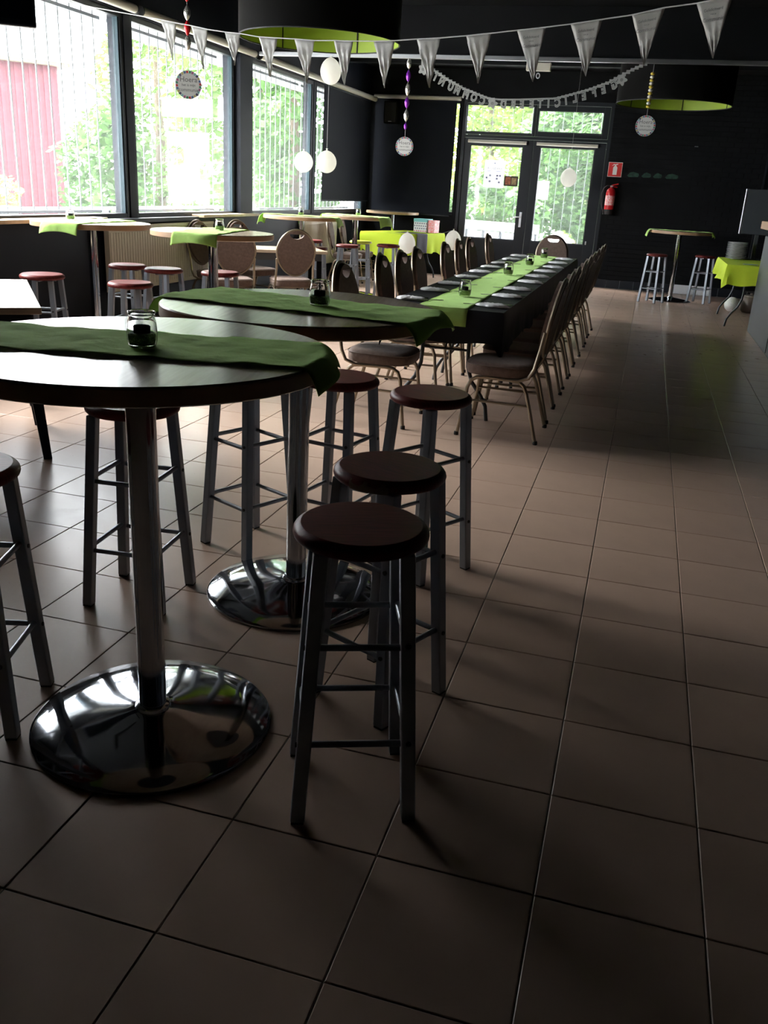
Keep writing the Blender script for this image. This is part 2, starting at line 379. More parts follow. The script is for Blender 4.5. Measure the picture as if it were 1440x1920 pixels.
mb = MB().box(DX0, DX0+.06, WY+.02, WY+.16, 0, DZ).box(DX1-.06, DX1, WY+.02, WY+.16, 0, DZ).box(DX0+.06, DX1-.06, WY+.02, WY+.16, DZ-.06, DZ).box(-3.74, -1.24, WY+.03, WY+.15, 2.405, 2.455)
struct(mb.obj('trim_3', FRAME))
d1, c1 = leaf('door_1', -3.74, -2.50, 0.01, 2.40, -3.625, -2.68, .70, 2.285)
d2, c2 = leaf('door_2', -2.495, -1.245, 0.01, 2.40, -2.375, -1.43, .705, 2.295)
leaf('window_8', -3.74, -2.50, 2.46, DZ-.065, -3.74+.003, -2.545, 2.498, 2.945)
leaf('window_9', -2.495, -1.245, 2.46, DZ-.065, -2.46, -1.345, 2.535, 2.885)
h = MB().box(-2.60-c1-.022, -2.60-c1+.022, -.042, -.03, .925, 1.185).obj('handle_plate', ALU, d1, bevel=.003)
MB().cyl((-2.60-c1, -.042, 1.10), (-2.60-c1, -.085, 1.10), .011, 12).tube([(-2.60-c1, -.085, 1.10), (-2.64-c1, -.09, 1.10), (-2.73-c1, -.085, 1.09)], .009, 10).obj('lever', ALU, h, smooth=True)
MB().box(-1.40-c2, -1.375-c2, -.05, -.03, .70, .76).obj('bolt', ALU, d2, bevel=.004)
for (xa, xb, dz, lab) in ((-3.665, -2.62, 2.345, 'grey roller shade cassette above the left door glass'), (-2.44, -1.385, 2.345, 'grey roller shade cassette above the right door glass')):
    t = thing('door_shade_cassette', lab, 'blind tube', ((xa+xb)/2, WY+.012, dz), 0, 'roller shade cassettes on the doors'); h = (xb-xa)/2
    MB().cyl((-h, 0, 0), (h, 0, 0), .028, 16).obj('tube', CREAM, t, smooth=True); MB().cyl((-h-.008, 0, 0), (-h, 0, 0), .031, 16).cyl((h, 0, 0), (h+.008, 0, 0), .031, 16).obj('end_cap', RUB, t, smooth=True)
    MB().box(-h, -h+.03, 0, .037, -.01, .01).box(h-.03, h, 0, .037, -.01, .01).obj('bracket', FRAME, t)
for k, (xa, xb, za, zb, lab) in enumerate(((-3.74, -2.5, -.06, 3.0, 'thin vertical security bars outside the left door'), (-2.46, -1.3, -.06, 3.0, 'thin vertical security bars outside the right door'))):
    br = thing('door_bars', lab, 'bars', ((xa+xb)/2, WY+.26, za), 0, 'security bars outside the doors'); h = (xb-xa)/2; n = 7
    for q in range(n): MB().cyl((-h+(q+.5)*2*h/n, 0, 0), (-h+(q+.5)*2*h/n, 0, zb-za), .0065, 6).obj('bar', BARM, br, smooth=True)
    MB().box(-h, h, -.008, .008, .08, .11).obj('cross_rail', BARM, br); MB().box(-h, h, -.008, .008, 2.38, 2.41).obj('cross_rail', FRAME, br)
# papers on the door glass
po = thing('door_poster', 'white barbecue poster seen from behind on the left door glass', 'poster', (-3.155, WY+.069, 1.81))
MB().box(-.18, .18, -.0015, .0015, -.225, .235).obj('sheet', PAPT, po)
RM = lambda x, z, y=-.0025: Matrix(((-1, 0, 0, x), (0, 0, 1, y), (0, 1, 0, z), (0, 0, 0, 1)))       # text facing away: reads mirrored from inside
text('lettering', 'UNITY STAR', .040, INK, po, RM(0, .135)); text('lettering', 'BARBECUE', .058, INK, po, RM(0, .095), bold=.001)
PPR = mat('poster_print', (.25, .27, .36), .6)
for x0, w_ in ((-.13, .07), (-.045, .05), (.03, .09)): MB().box(x0, x0+w_, -.0022, -.0016, .045, .056).obj('print_line', PPR, po)
for x, z in ((-.13, -.06), (-.07, -.02), (-.07, -.12), (.06, -.02), (.11, -.02), (.055, -.07), (.10, -.13)): MB().box(x-.02, x+.02, -.0022, -.0016, z-.02, z+.015).obj('picture', PPR, po)
MB().box(-.012, .012, -.0022, -.0016, .17, .20).obj('emblem', PPR, po)
t = thing('food_card', 'small brown picture card stuck on the left door glass', 'card', (-2.84, WY+.069, 1.71))
MB().box(-.125, .125, -.0015, .0015, -.085, .085).obj('sheet', mat('card_brown', (.05, .03, .02), .5), t)
MB().box(-.10, -.005, -.003, -.0016, -.06, .065).obj('picture', mat('card_orange', (.42, .12, .05), .5, noise=(25, .5)), t); MB().box(.01, .10, -.003, -.0016, -.06, .055).obj('picture', mat('card_tan', (.38, .26, .12), .5, noise=(25, .5)), t)
tag(MB().box(-2.374, -2.15, WY+.066, WY+.070, 1.43, 1.74).obj('notice_sheet', PAPT), 'plain white paper sheet on the right door glass', 'paper')
tag(MB().cyl((-2.84, WY+.066, 1.49), (-2.84, WY+.070, 1.49), .058, 24).obj('round_sticker', PAPT), 'round white sticker on the left door glass', 'sticker')
# white vent strip, extinguisher and sign
tag(MB().box(.24, .86, WY-.035, WY-.015, .02, .155).box(.22, .88, WY-.04, WY-.035, .005, .02).obj('vent_strip', WHITEN, bevel=.004), 'low white panel on the skirting behind the round table', 'panel')
sg = thing('fire_sign', 'red square sign with white fire extinguisher symbol', 'sign', (-1.045, WY-.012, 1.985))
MB().box(-.118, .118, -.003, .003, -.118, .118).obj('border', WHITE, sg); MB().box(-.110, .110, -.005, -.003, -.110, .110).obj('panel', REDS, sg)
sx = [(-.035, -.085), (.035, -.085), (.035, .035), (.02, .055), (.01, .06), (.01, .07), (.045, .085), (.04, .095), (-.005, .085), (-.03, .09), (-.055, .06), (-.05, .055), (-.03, .075), (-.01, .068), (-.01, .06), (-.02, .055), (-.035, .035)]
MB().plate(sx, [], .001, lambda a, b, t: (a, -.0062+t, b)).obj('symbol', WHITE, sg)
ex = thing('fire_extinguisher', 'red fire extinguisher hanging on the black wall below its sign', 'extinguisher', (-1.06, WY-.09, 1.30))
MB().lathe([(0, .0), (.072, .0), (.078, .03), (.078, .30), (.070, .345), (.045, .375), (.022, .385), (.022, .40)], 24).obj('cylinder', RED, ex, smooth=True)
MB().lathe([(0, -.05), (.07, -.05), (.081, -.035), (.081, .03), (.079, .032)], 24).obj('base_ring', RUB, ex, smooth=True)
MB().lathe([(.0785, .10), (.0792, .10), (.0792, .26), (.0785, .26)], 24, cap=False).obj('label_band', mat('ext_label', (.60, .10, .10), .5, noise=(60, .5), col2=(.75, .6, .6)), ex, smooth=True)
MB().box(-.02, .025, -.02, .02, .40, .425).obj('valve', ALU, ex, bevel=.003); MB().bar((.0, 0, .425), (.11, -.01, .455), .02, .008).obj('lever', RED, ex, bevel=.002); MB().bar((.0, 0, .41), (.10, -.01, .40), .02, .008).obj('handle', RED, ex, bevel=.002)
MB().tube([(-.02, 0, .415), (-.07, -.02, .42), (-.12, -.02, .38), (-.15, -.02, .28), (-.145, -.02, .16), (-.11, -.03, .05), (-.085, -.035, -.01)], .009, 8).obj('hose', RUB, ex, smooth=True); MB().cyl((-.085, -.035, -.01), (-.078, -.038, -.05), .013, 10).obj('nozzle', RUB, ex, smooth=True)
MB().box(-.02, .02, .07, .09, .1, .3).obj('wall_bracket', FRAME, ex)
GP = mat('dull_green', (.012, .050, .032), .7, noise=(20, .5))  # flat irregular dull green patches on the black wall
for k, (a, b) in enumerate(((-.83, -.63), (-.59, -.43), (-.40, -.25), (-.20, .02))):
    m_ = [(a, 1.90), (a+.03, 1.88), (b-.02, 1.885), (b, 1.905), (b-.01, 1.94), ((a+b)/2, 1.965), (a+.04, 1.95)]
    tag(MB().plate(m_, [], .002, lambda p, q, t: (p, WY-.0025+t, q)).obj('green_patch', GP), 'dull green patch on the black wall, %s right of the fire sign' % ('first', 'second', 'third', 'fourth')[k], 'paint patch', 'green patches on the back wall')
# ceiling beams and rail
for k, (y, z) in enumerate(((8.95, 2.99), (4.0, 3.30), (0.5, 3.30), (12.2, 3.30))):
    struct(MB().box(XL+.02 if k else -5.3, XR, y, y+.16, z, ZC-.001).obj('trim_%d' % (k+4), CEIL))
rl = thing('ceiling_rail', 'bright aluminium rail along the lower edge of the black ceiling beam', 'rail', (-1.5, 8.93, 2.955))
MB().box(-3.8, 4.8, -.02, .018, -.022, .024).obj('channel', ALU, rl, bevel=.003); MB().box(-3.8, 4.8, .0, .018, .024, .034).obj('fixing_strip', FRAME, rl)
el = thing('emergency_light', 'cream emergency exit light box below the ceiling behind the rail', 'exit light', (-2.03, 10.5, 3.07))
MB().box(-.16, .16, -.04, .04, -.05, .05).obj('housing', CREAM, el, bevel=.008); MB().box(-.01, .01, -.01, .01, .05, .43).obj('hanger', FRAME, el); MB().plate(circ(.028, 16, (0, -.105), .036), [circ(.016, 12, (0, -.105), .024)], .006, lambda a, b, t: (a, t, b)).obj('ring_tag', WHITEN, el)
sp = thing('speaker', 'black loudspeaker high in the far corner on the blind', 'speaker', (-5.05, 14.2, 2.56))
MB().box(-.12, .12, -.11, .11, 0, .36).obj('cabinet', SHADE, sp, bevel=.008); MB().box(-.10, .10, -.118, -.11, .02, .34).obj('grille', RUB, sp); MB().box(-.02, .02, .11, .19, .15, .2).obj('bracket', FRAME, sp); MB().box(-.03, .03, -.121, -.118, .025, .035).obj('badge', ALU, sp)
tv = thing('hanging_screen', 'corner of a dark navy screen hanging at the upper left', 'screen', (-3.55, 1.75, 2.12), radians(35))
MB().box(-.42, .20, -.03, .03, 0, .5).obj('casing', mat('navy_plastic', (.012, .02, .05), .4), tv, bevel=.01); MB().cyl((-.1, .0, .5), (-.1, 0, 1.379), .02, 10).obj('drop_pole', FRAME, tv, smooth=True); MB().box(-.40, .18, -.034, -.03, .03, .48).obj('screen', mat('screen_glass', (.01, .012, .03), .15), tv)
tag(MB().box(.20, .26, WY-.02, WY-.005, 2.40, 2.412).obj('sensor', ALU), 'tiny bright sensor strip high on the black back wall', 'sensor')
# radiators
def radiator(y0, y1, z0, z1, lab):
    r = thing('radiator', lab, 'radiator', (XL+.07, (y0+y1)/2, z0), 0); h = (y1-y0)/2; H = z1-z0
    MB().box(-.03, .03, -h, h, 0, H-.03).obj('panel', RAD, r, bevel=.006)
    mb = MB(); n = int((y1-y0)/.05)
    for q in range(n): yy = -h+.03+q*(2*h-.06)/max(1, n-1); mb.box(.03, .036, yy-.012, yy+.012, .04, H-.07)
    mb.obj('ribs', RAD, r, bevel=.003)
    MB().box(-.035, .04, -h, h, H-.03, H).obj('top_grille', RAD, r, bevel=.004)
    MB().cyl((0, h-.05, 0), (0, h-.05, -z0+.001), .01, 8).cyl((0, -h+.05, 0), (0, -h+.05, -z0+.001), .01, 8).obj('pipe', RAD, r, smooth=True)
radiator(5.55, 7.8, .34, .985, 'cream ribbed radiator under the window behind the grouped stools')
radiator(10.9, 12.4, .24, .95, 'cream ribbed radiator beside the leaning row of chairs near the corner')

# ================================================================== furniture builders
# ---- bar stool (0.74 m)
def make_stool(seatm=SEATW):
    t = thing('bar_stool', 'x', 'stool')
    MB().lathe([(0, .703), (.140, .703), (.152, .705), (.159, .711), (.1615, .719), (.160, .727), (.1545, .734), (.1465, .7385), (.1440, .7402), (.1430, .7405), (.1410, .7405), (.10, .7405), (0, .7405)], 40).obj('seat', seatm, t, smooth=True)
    c = [(1, 1), (-1, 1), (-1, -1), (1, -1)]; A, B, Z = .098, .138, .702
    pt = lambda k, z: Vector((c[k][0]*(B+(A-B)*z/Z), c[k][1]*(B+(A-B)*z/Z), z))
    for k in range(4):
        l = MB().bar(pt(k, Z), pt(k, .006), .035, .033, (c[k][0]*1.0, 0, 0)).obj('leg', LEGM, t, bevel=.003)
        MB().bar(pt(k, .006), pt(k, 0), .031, .030).obj('foot_pad', RUB, l)
    for k in range(4):
        j = (k+1) % 4
        for z in ((.215, .225)[k % 2], (.470, .482)[k % 2]):
            r = MB().cyl(pt(k, z), pt(j, z), .0085, 10).obj('rung', LEGM, t, smooth=True)
            d = (pt(k, z)-pt(j, z)).normalized()
            MB().cyl(pt(k, z)+d*.013, pt(k, z)+d*.021, .0065, 8).obj('bolt', RUB, r, smooth=True)
    MB().box(-.10, .10, -.012, .012, .690, .7025).box(-.012, .012, -.10, .10, .690, .7025).obj('seat_brace', LEGM, t)
    return t
st0 = make_stool()
SG = 'grey-legged bar stools with dark red seats'
STOOLS = [(-.884, -.512, 22, 'dark red round stool nearest the camera, right of the chrome column'),
 (-.945, -.050, -25, 'dark red stool with worn chipped rim, second from the camera'),
 (-1.060, .950, -30, 'dark red stool with pale left rim highlight in front of the banquet chairs'),
 (-1.47, 1.06, -12, 'dark red stool partly under the drooping runner of the nearest table'),
 (-1.99, -.55, 17, 'stool cut off by the left picture edge with a glaring white seat'),
 (-1.965, .278, 5, 'stool seen below the nearest tabletop left of its chrome column'),
 (-1.795, .890, -26, 'stool whose seat hides under the second round table, left of its column'),
 (-4.62, 3.42, 15, 'bright-topped stool standing alone by the dark wall left of a chrome column'),
 (-4.60, 4.56, 0, 'rearmost left of the three grouped stools before the radiator'),
 (-3.88, 3.42, 8, 'foremost of the three grouped stools before the radiator'),
 (-4.22, 4.50, -8, 'right of the three grouped stools before the radiator, glossy bright seat'),
 (-3.755, 4.62, 4, 'stool behind the chrome column beside the round-backed chairs'),
 (-4.15, 9.24, 6, 'stool below the far round table with a drooping lime runner'),
 (-3.78, 9.90, 2, 'stool by the left white balloon at the yellow covered table'),
 (-4.84, 9.70, 0, 'far stool just visible right of the round-backed chair, upper one'),
 (-4.30, 8.38, 9, 'far stool just visible right of the round-backed chair, lower one'),
 (-.15, 12.52, -28, 'stool left of the round table at the back wall'),
 (.60, 13.05, -24, 'shiny stool right of the round table at the back wall')]
for k, (x, y, a, lab) in enumerate(STOOLS):
    if k == 0: st0.location = (x, y, 0); st0.rotation_euler = (0, 0, radians(a)); st0['label'] = lab; st0['group'] = SG
    else: dup(st0, (x, y, 0), radians(a), lab, SG)
s2 = dup(st0, (-4.30, 10.28, 0), radians(10), 'stool with lime light painted on its seat beside the yellow covered table', SG)
for ch in children(s2):
    if ch.name.startswith('seat') and 'brace' not in ch.name:
        ch.data = ch.data.copy(); ch.data.materials[0] = SEATG; ch['label'] = 'lime-green seat'
sc = [o for o in bpy.data.objects if o.get('label', '').startswith('dark red stool with worn')][0]
def chip(u, v):
    a = radians(-118+25+42*u); z = .7045+.030*v*(1-.25*sin(7*u)**2); r = .1425+.0195*sin(pi*min(1, .25+.55*v)) + .0008
    return (r*cos(a), r*sin(a), z)
tag(MB().grid(14, 6, chip).obj('chipped_edge', mat('bare_wood_edge', (.20, .12, .07), .6), sc, smooth=True), 'chipped pale brown rim patch')
# ---- high round table
def make_high():
    t = thing('high_table', 'x', 'table')
    MB().lathe([(0, 1.040), (.468, 1.040), (.475, 1.044), (.475, 1.080), (.471, 1.084), (0, 1.084)], 72).obj('tabletop', LAM, t, smooth=True)
    MB().lathe([(.4752, 1.045), (.4765, 1.045), (.4765, 1.079), (.4752, 1.079)], 72, cap=False).obj('edge_band', EDGE, t, smooth=True)
    MB().lathe([(0, 1.028), (.16, 1.028), (.16, 1.0395), (0, 1.0395)], 24).obj('mounting_plate', GREYT, t, smooth=True)
    MB().lathe([(.0375, .055), (.0375, 1.028)], 32).obj('column', CHROME, t, smooth=True)
    MB().lathe([(0, 0), (.333, 0), (.335, .004), (.334, .010), (.325, .016), (.25, .030), (.15, .043), (.07, .053), (.05, .058), (0, .058)], 72).obj('foot_disc', CHROMEB, t, smooth=True)
    MB().lathe([(.038, .057), (.050, .057), (.048, .066), (.038, .070)], 32).obj('collar', CHROME, t, smooth=True)
    return t
HT = [(-1.50, -.44, 0, 'nearest round standing table with chrome column and large chrome foot disc'),
 (-1.445, .525, 0, 'second round standing table, just behind the nearest one'),
 (-4.76, 4.30, 60, 'round standing table before the leftmost window with a glaring top'),
 (-3.61, 4.20, 20, 'round standing table right of the radiator stools with a drooping lime runner'),
 (-4.60, 8.65, 10, 'far round standing table left of the overlapping pair by the window'),
 (-4.32, 10.05, 30, 'far round standing table right of the overlapping pair by the window'),
 (-4.84, 13.85, 0, 'small-looking round standing table in the far corner under the black blinds'),
 (.155, 13.05, 40, 'round standing table at the black back wall right of the doors')]
h0 = make_high()
for k, (x, y, a, lab) in enumerate(HT):
    if k == 0: h0.location = (x, y, 0); h0['label'] = lab; h0['group'] = 'round standing tables'; h0.rotation_euler[2] = radians(100)
    else: dup(h0, (x, y, 0), radians(100+a), lab, 'round standing tables')
def runner(x, y, ang, width, left, right, lab, seed, m=LIME, R=.478, z0=1.0855):
    rnd = random.Random(seed); ph = [rnd.uniform(0, 6.3) for _ in range(6)]; n = 90
    def fn(u, v):
        s = -left + (left+right)*u; t = (v-.5)*width*(1+.02*sin(9*u+ph[0])); se = sqrt(max(0, R*R-t*t)); w_ = .0016*(1+sin(31*s+9*t+ph[1]))+.0014*(1+sin(57*s-23*t+ph[2]))+.0015*(1+sin(17*s+40*t+ph[3]))
        if abs(s) < se: return (s, t, z0+.0008+w_*.8)
        o = abs(s)-se; sg_ = 1 if s > 0 else -1
        xx = se + .030*(1-exp(-o/.030)) + .22*o + .010*sin(22*t+ph[4])*min(1, o/.06); zz = z0+.0008+w_*exp(-o/.01) - (o-.024*(1-exp(-o/.024)))*.93
        return (sg_*xx, t*(1+.25*o), zz)
    o = MB().grid(n, 22, fn).obj('table_runner', m, None, smooth=True, loc=(x, y, 0), rot=(0, 0, radians(ang)), solid=.0012)
    return tag(o, lab, 'table runner', 'lime green runners')
runner(-1.515, -.45, 12, .335, .60, .535, 'lime fleece runner across the nearest round table', 1)
runner(-1.445, .528, -6, .375, .56, .53, 'lime fleece runner across the second round table', 2)
runner(-4.76, 4.30, -86, .32, .50, .57, 'glaring lime runner on the round table by the leftmost window', 3)
runner(-3.61, 4.20, -80, .34, .50, .57, 'lime runner drooping over the round table in front of the radiator', 4)
runner(-4.60, 8.65, 8, .34, .61, .60, 'lime runner on the far round table, lit white at its left end', 5)
runner(-4.32, 10.05, -14, .34, .60, .62, 'lime runner with curled right end on the far round table', 6)
runner(.155, 13.05, 3, .30, .60, .57, 'lime runner on the round table at the back wall', 7)
# ---- glass jars
def make_jar(gran, s=1):
    t = thing('glass_jar', 'x', 'jar')
    pr = [(.0, .0), (.027, .0), (.032, .004), (.0355, .016), (.0365, .034), (.034, .056), (.0305, .071), (.0295, .076), (.0325, .079), (.0325, .084), (.030, .085), (.028, .083), (.0275, .075), (.029, .070), (.0322, .055), (.0343, .034), (.0333, .017), (.030, .007), (0, .0055)]
    MB().lathe(pr, 32).obj('glass', GLASS, t, smooth=True)
    MB().lathe([(0, .0065), (.029, .0075), (.0325, .017), (.0333, .030), (.030, .034), (.021, .033), (0, .031)], 28).obj('granules', gran, t, smooth=True)
    c = MB().lathe([(0, .0315), (.0195, .0335), (.020, .050), (.0185, .0505), (.0180, .047), (0, .0465)], 24).obj('tealight', TEA, t, smooth=True)
    MB().cyl((0, 0, .0465), (.002, 0, .055), .0008, 6).obj('wick', WAX, c)
    return t
j0 = make_jar(GRAN); j0.location = (-1.458, -.488, 1.0905); j0['label'] = 'glass jar with dark green granules and tealight on the nearest table'; j0['group'] = 'glass candle jars'
dup(j0, (-1.375, .512, 1.0905), .7, 'glass jar with green granules on the second round table', 'glass candle jars')
j1 = make_jar(GRANL); j1.location = (-4.90, 4.22, 1.0905); j1['label'] = 'overexposed glass jar on the round table by the leftmost window'; j1['group'] = 'glass candle jars'
for x, y, lab in ((-3.60, 4.30, 'glass jar on the round table before the radiator'), (-4.62, 8.70, 'glass jar on the far left round table of the overlapping pair'), (-4.30, 10.10, 'glass jar on the far right round table of the overlapping pair')):
    dup(j1, (x, y, 1.0905), 1.1, lab, 'glass candle jars')
ZB = .769
for y, lab in ((4.05, 'first glass jar on the long banquet table, nearest the camera'), (6.16, 'second glass jar along the long banquet table'), (7.58, 'third glass jar along the long banquet table'), (8.98, 'farthest glass jar on the long banquet table')):
    dup(j1, (-1.555+(.01 if y < 7 else .03), y, ZB+.005), .4, lab, 'glass candle jars', (1.25, 1.25, 1.35))
# ---- banquet chair
def make_chair():
    t = thing('banquet_chair', 'x', 'chair')
    def prof(k): return [(.19*kx, .20*ky) for kx, ky in k]
    n = 40; se = lambda a, rx, ry, p: (rx*abs(cos(a))**p*(1 if cos(a) >= 0 else -1), ry*abs(sin(a))**p*(1 if sin(a) >= 0 else -1))
    mb = MB(); base = 0
    for z, k in ((.395, .90), (.400, .965), (.415, .99), (.440, 1.0), (.462, .985), (.475, .93), (.481, .80), (.483, 0.4)):
        for q in range(n): a = 2*pi*q/n; x, y = se(a, .218*k, .222*k, .55); mb.v.append((x, .035+y, z))
    for i in range(7):
        for q in range(n): l = (q+1) % n; mb.f.append((i*n+q, i*n+l, (i+1)*n+l, (i+1)*n+q))
    mb.f.append(tuple(range(n))[::-1]); mb.f.append(tuple(7*n+q for q in range(n)))
    s = mb.obj('seat', UPH, t, smooth=True)
    MB().tube([(*[se(2*pi*q/n, .2195, .2235, .55)][0], 0) for q in range(n)], .0035, 6, closed=True).obj('piping', UPHD, s, smooth=True, loc=(0, .035, .462))
    for sx_ in (-1, 1):
        MB().tube([(sx_*.235, .255, .012), (sx_*.222, .228, .20), (sx_*.213, .215, .315), (sx_*.207, .195, .362), (sx_*.203, .16, .383), (sx_*.20, .10, .388), (sx_*.20, .02, .386)], .0125, 8).obj('leg', GOLD, t, smooth=True)
        MB().tube([(sx_*.235, -.252, .012), (sx_*.222, -.205, .18), (sx_*.212, -.165, .31), (sx_*.206, -.140, .358), (sx_*.203, -.11, .380), (sx_*.20, -.05, .386), (sx_*.20, .02, .386)], .0125, 8).obj('leg', GOLD, t, smooth=True)
        for yy in (.257, -.255): MB().lathe([(0, 0), (.014, 0), (.016, .004), (.015, .02), (.0128, .024), (0, .024)], 12, (sx_*.2355, yy, 0)).obj('foot_cap', RUB, t, smooth=True)
        MB().cyl((sx_*.216, .222, .235), (sx_*.216, -.18, .235), .008, 8).obj('stretcher', GOLD, t, smooth=True)
    MB().cyl((-.20, .12, .386), (.20, .12, .386), .008, 8).cyl((-.20, -.09, .386), (.20, -.09, .386), .008, 8).obj('cross_tube', GOLD, t, smooth=True)
    # round back, leaning backwards
    fb = lambda a, b, tt=0: Vector((a, -.205-.145*(b-.50)-.05*max(0, (b-.5))**2 + tt, b))
    def egg(k, n=48):
        out = []
        for q in range(n):
            a = 2*pi*q/n; x = cos(a); z = sin(a); rx = .208*k*(1-.10*max(0, -z)); out.append((rx*x*(1-.05*z*z), .765+.240*k*z))
        return out
    hole = [(.080*cos(2*pi*q/20), .942+(.020 if sin(2*pi*q/20) > 0 else .030)*sin(2*pi*q/20)-.016*(1-(cos(2*pi*q/20))**2)+.012) for q in range(20)]
    MB().plate(egg(.955), [hole], .046, lambda a, b, tt: fb(a, b, tt)).obj('back_panel', UPH, t, smooth=False, bevel=.006)
    MB().plate(egg(.93), [hole], .006, lambda a, b, tt: fb(a, b, tt-.0265)).obj('back_shell', UPH, t)
    MB().tube([fb(a, b, -.012) for a, b in egg(1.0)], .0115, 8, closed=True).obj('back_frame', GOLD, t, smooth=True)
    for sx_ in (-1, 1):
        MB().tube([(sx_*.20, .02, .386), (sx_*.205, -.10, .386), (sx_*.211, -.165, .41), (sx_*.208, -.195, .47), fb(sx_*.200, .60), fb(sx_*.205, .70)], .0115, 8).obj('back_post', GOLD, t, smooth=True)
    return t
ch0 = make_chair(); first = [True]
def chair(x, y, rz, lab, grp, dark=False):
    if first[0]: first[0] = False; ch0.location = (x, y, 0); ch0.rotation_euler = (0, 0, radians(rz)); ch0['label'] = lab; ch0['group'] = grp; return ch0
    return dup(ch0, (x, y, 0), radians(rz), lab, grp)
ordn = ['first', 'second', 'third', 'fourth', 'fifth', 'sixth', 'seventh', 'eighth', 'ninth']
rnd = random.Random(3)
for k, y in enumerate((3.335, 3.925, 4.465, 5.16, 5.76, 6.40, 7.03, 7.71, 8.385)):
    chair(-1.085, y, 90+rnd.uniform(-2, 2), '%s champagne banquet chair from the camera on the right side of the long table' % ordn[k], 'banquet chairs right of the long table')
for k, y in enumerate((3.31, 4.32, 4.82, 5.42, 6.48, 7.24, 7.76, 9.1)):
    chair(-1.95-.02*(k % 2), y, -90+rnd.uniform(-2, 2), '%s dark-backed banquet chair from the camera on the left side of the long table' % ordn[k], 'banquet chairs left of the long table')
chair(-1.53, 9.72, 180, 'tan round-backed banquet chair at the far head of the long table', 'banquet chair at the head')
WG = 'banquet chairs around the wooden window table'
chair(-4.09, 7.06, 33, 'round-backed brown chair in front of the wooden table, right one', WG)
chair(-4.60, 6.62, 35, 'round-backed brown chair in front of the wooden table, left one behind a chrome column', WG)
chair(-4.93, 7.92, -112, 'chair behind the wooden table, handle arch showing above it, right one', WG)
chair(-5.06, 7.20, -105, 'chair behind the wooden table, handle arch showing above it, left one', WG)
for k, y in enumerate((11.35, 11.95, 12.60)):
    if k < 2: chair(-4.88, y, -80, '%s beige chair of the row by the corner radiator' % ordn[k], 'chairs by the corner radiator')
    else: chair(-5.02, 13.05, -70, 'third beige chair of the row by the corner radiator', 'chairs by the corner radiator')

# ---- folding tables
def fold_table(x, y, rz, L, W, H, lab, grp, top=None, legm=GREYT):
    t = thing('folding_table', lab, 'table', (x, y, 0), radians(rz), grp)
    MB().box(-W/2, W/2, -L/2, L/2, H-.028, H).obj('tabletop', top or LAM, t, bevel=.004); MB().box(-W/2+.03, W/2-.03, -L/2+.03, L/2-.03, H-.055, H-.0285).obj('apron', GREYT, t)
    for sy in (-1, 1):
        yy = sy*(L/2-.16)
        for sx_ in (-1, 1):
            MB().tube([(sx_*.16, yy, H-.056), (sx_*.16, yy, .46), (sx_*.165, yy, .36), (sx_*.20, yy, .26), (sx_*.27, yy, .17), (sx_*.31, yy, .10), (sx_*.325, yy, .0)], .0135, 10).obj('leg', legm, t, smooth=True)
        MB().cyl((-.16, yy, .47), (.16, yy, .47), .009, 8).obj('cross_bar', legm, t, smooth=True)
        MB().tube([(0, yy, .47), (0, yy-sy*.10, .60), (0, yy-sy*.25, H-.056)], .007, 6).obj('brace', legm, t, smooth=True)
    return t
LY0, LY1 = 3.40, 9.44
for k in range(4):
    L = (LY1-LY0)/4
    fold_table(-1.555, LY0+L*(k+.5), 0, L-.01, .76, .76, '%s folding table from the camera under the black cloth' % ordn[k], 'folding tables under the black cloth')
def draped(name, x0, x1, y0, y1, z, drops, m, lab, cat, seed=0, M=None, grp=None, amp=.012, per=None):
    # drops = front(y0), right(x1), back(y1), left(x0)
    rnd = random.Random(seed); ph = [rnd.uniform(0, 6.28) for _ in range(8)]
    P = []; step = .045
    def side(a, b, nx, ny, d0, d1):
        L = sqrt((b[0]-a[0])**2+(b[1]-a[1])**2); n = max(4, int(L/step))
        for q in range(n): f = q/n; P.append((a[0]+(b[0]-a[0])*f, a[1]+(b[1]-a[1])*f, nx, ny, d0+(d1-d0)*f, f*(L)))
    r_ = .0
    f, r, b, l = drops
    side((x0, y0), (x1, y0), 0, -1, (f+l)/2 if l else f, f+.03); P.append((x1, y0, .7, -.7, f+.09, 0))
    side((x1, y0+step*.5), (x1, y1), 1, 0, r, r); P.append((x1, y1, .7, .7, r, 0))
    side((x1-.01, y1), (x0, y1), 0, 1, b, b); P.append((x0, y1, -.7, .7, l, 0))
    side((x0, y1-.01), (x0, y0+.02), -1, 0, l, l)
    P.append((x0, y0, -.7, -.7, l+.08, 0)); P[0] = (x0+.02, y0, 0, -1, f, 0)
    n = len(P); mb = MB(); rows = 9
    for i in range(rows+1):
        u = i/rows
        for q, (x, y, nx, ny, d, s) in enumerate(P):
            wv = amp*(sin(s*11+ph[0])+.6*sin(s*23+ph[1]))
            off = .004 + .016*(1-exp(-u*8)) + u*u*wv + .010*u
            dd = d*(1+.07*sin(s*6+ph[2])+.04*sin(s*15+ph[3]))
            mb.v.append((x+nx*off, y+ny*off, z - (dd*u if i else 0)))
    for i in range(rows):
        for q in range(n): l_ = (q+1) % n; mb.f.append((i*n+q, (i+1)*n+q, (i+1)*n+l_, i*n+l_))
    mb.f.append(tuple(range(n)))
    if M is not None: mb.v = [tuple(M @ Vector(v)) for v in mb.v]
    o = mb.obj(name, m, None, smooth=True); return tag(o, lab, cat, grp)
draped('black_tablecloth', -1.955, -1.158, LY0-.02, LY1+.02, .7645, (.20, .24, .2, .20), BLKC, 'long black paper cloth over the banquet table with creased hanging corners', 'tablecloth', 2, amp=.009)
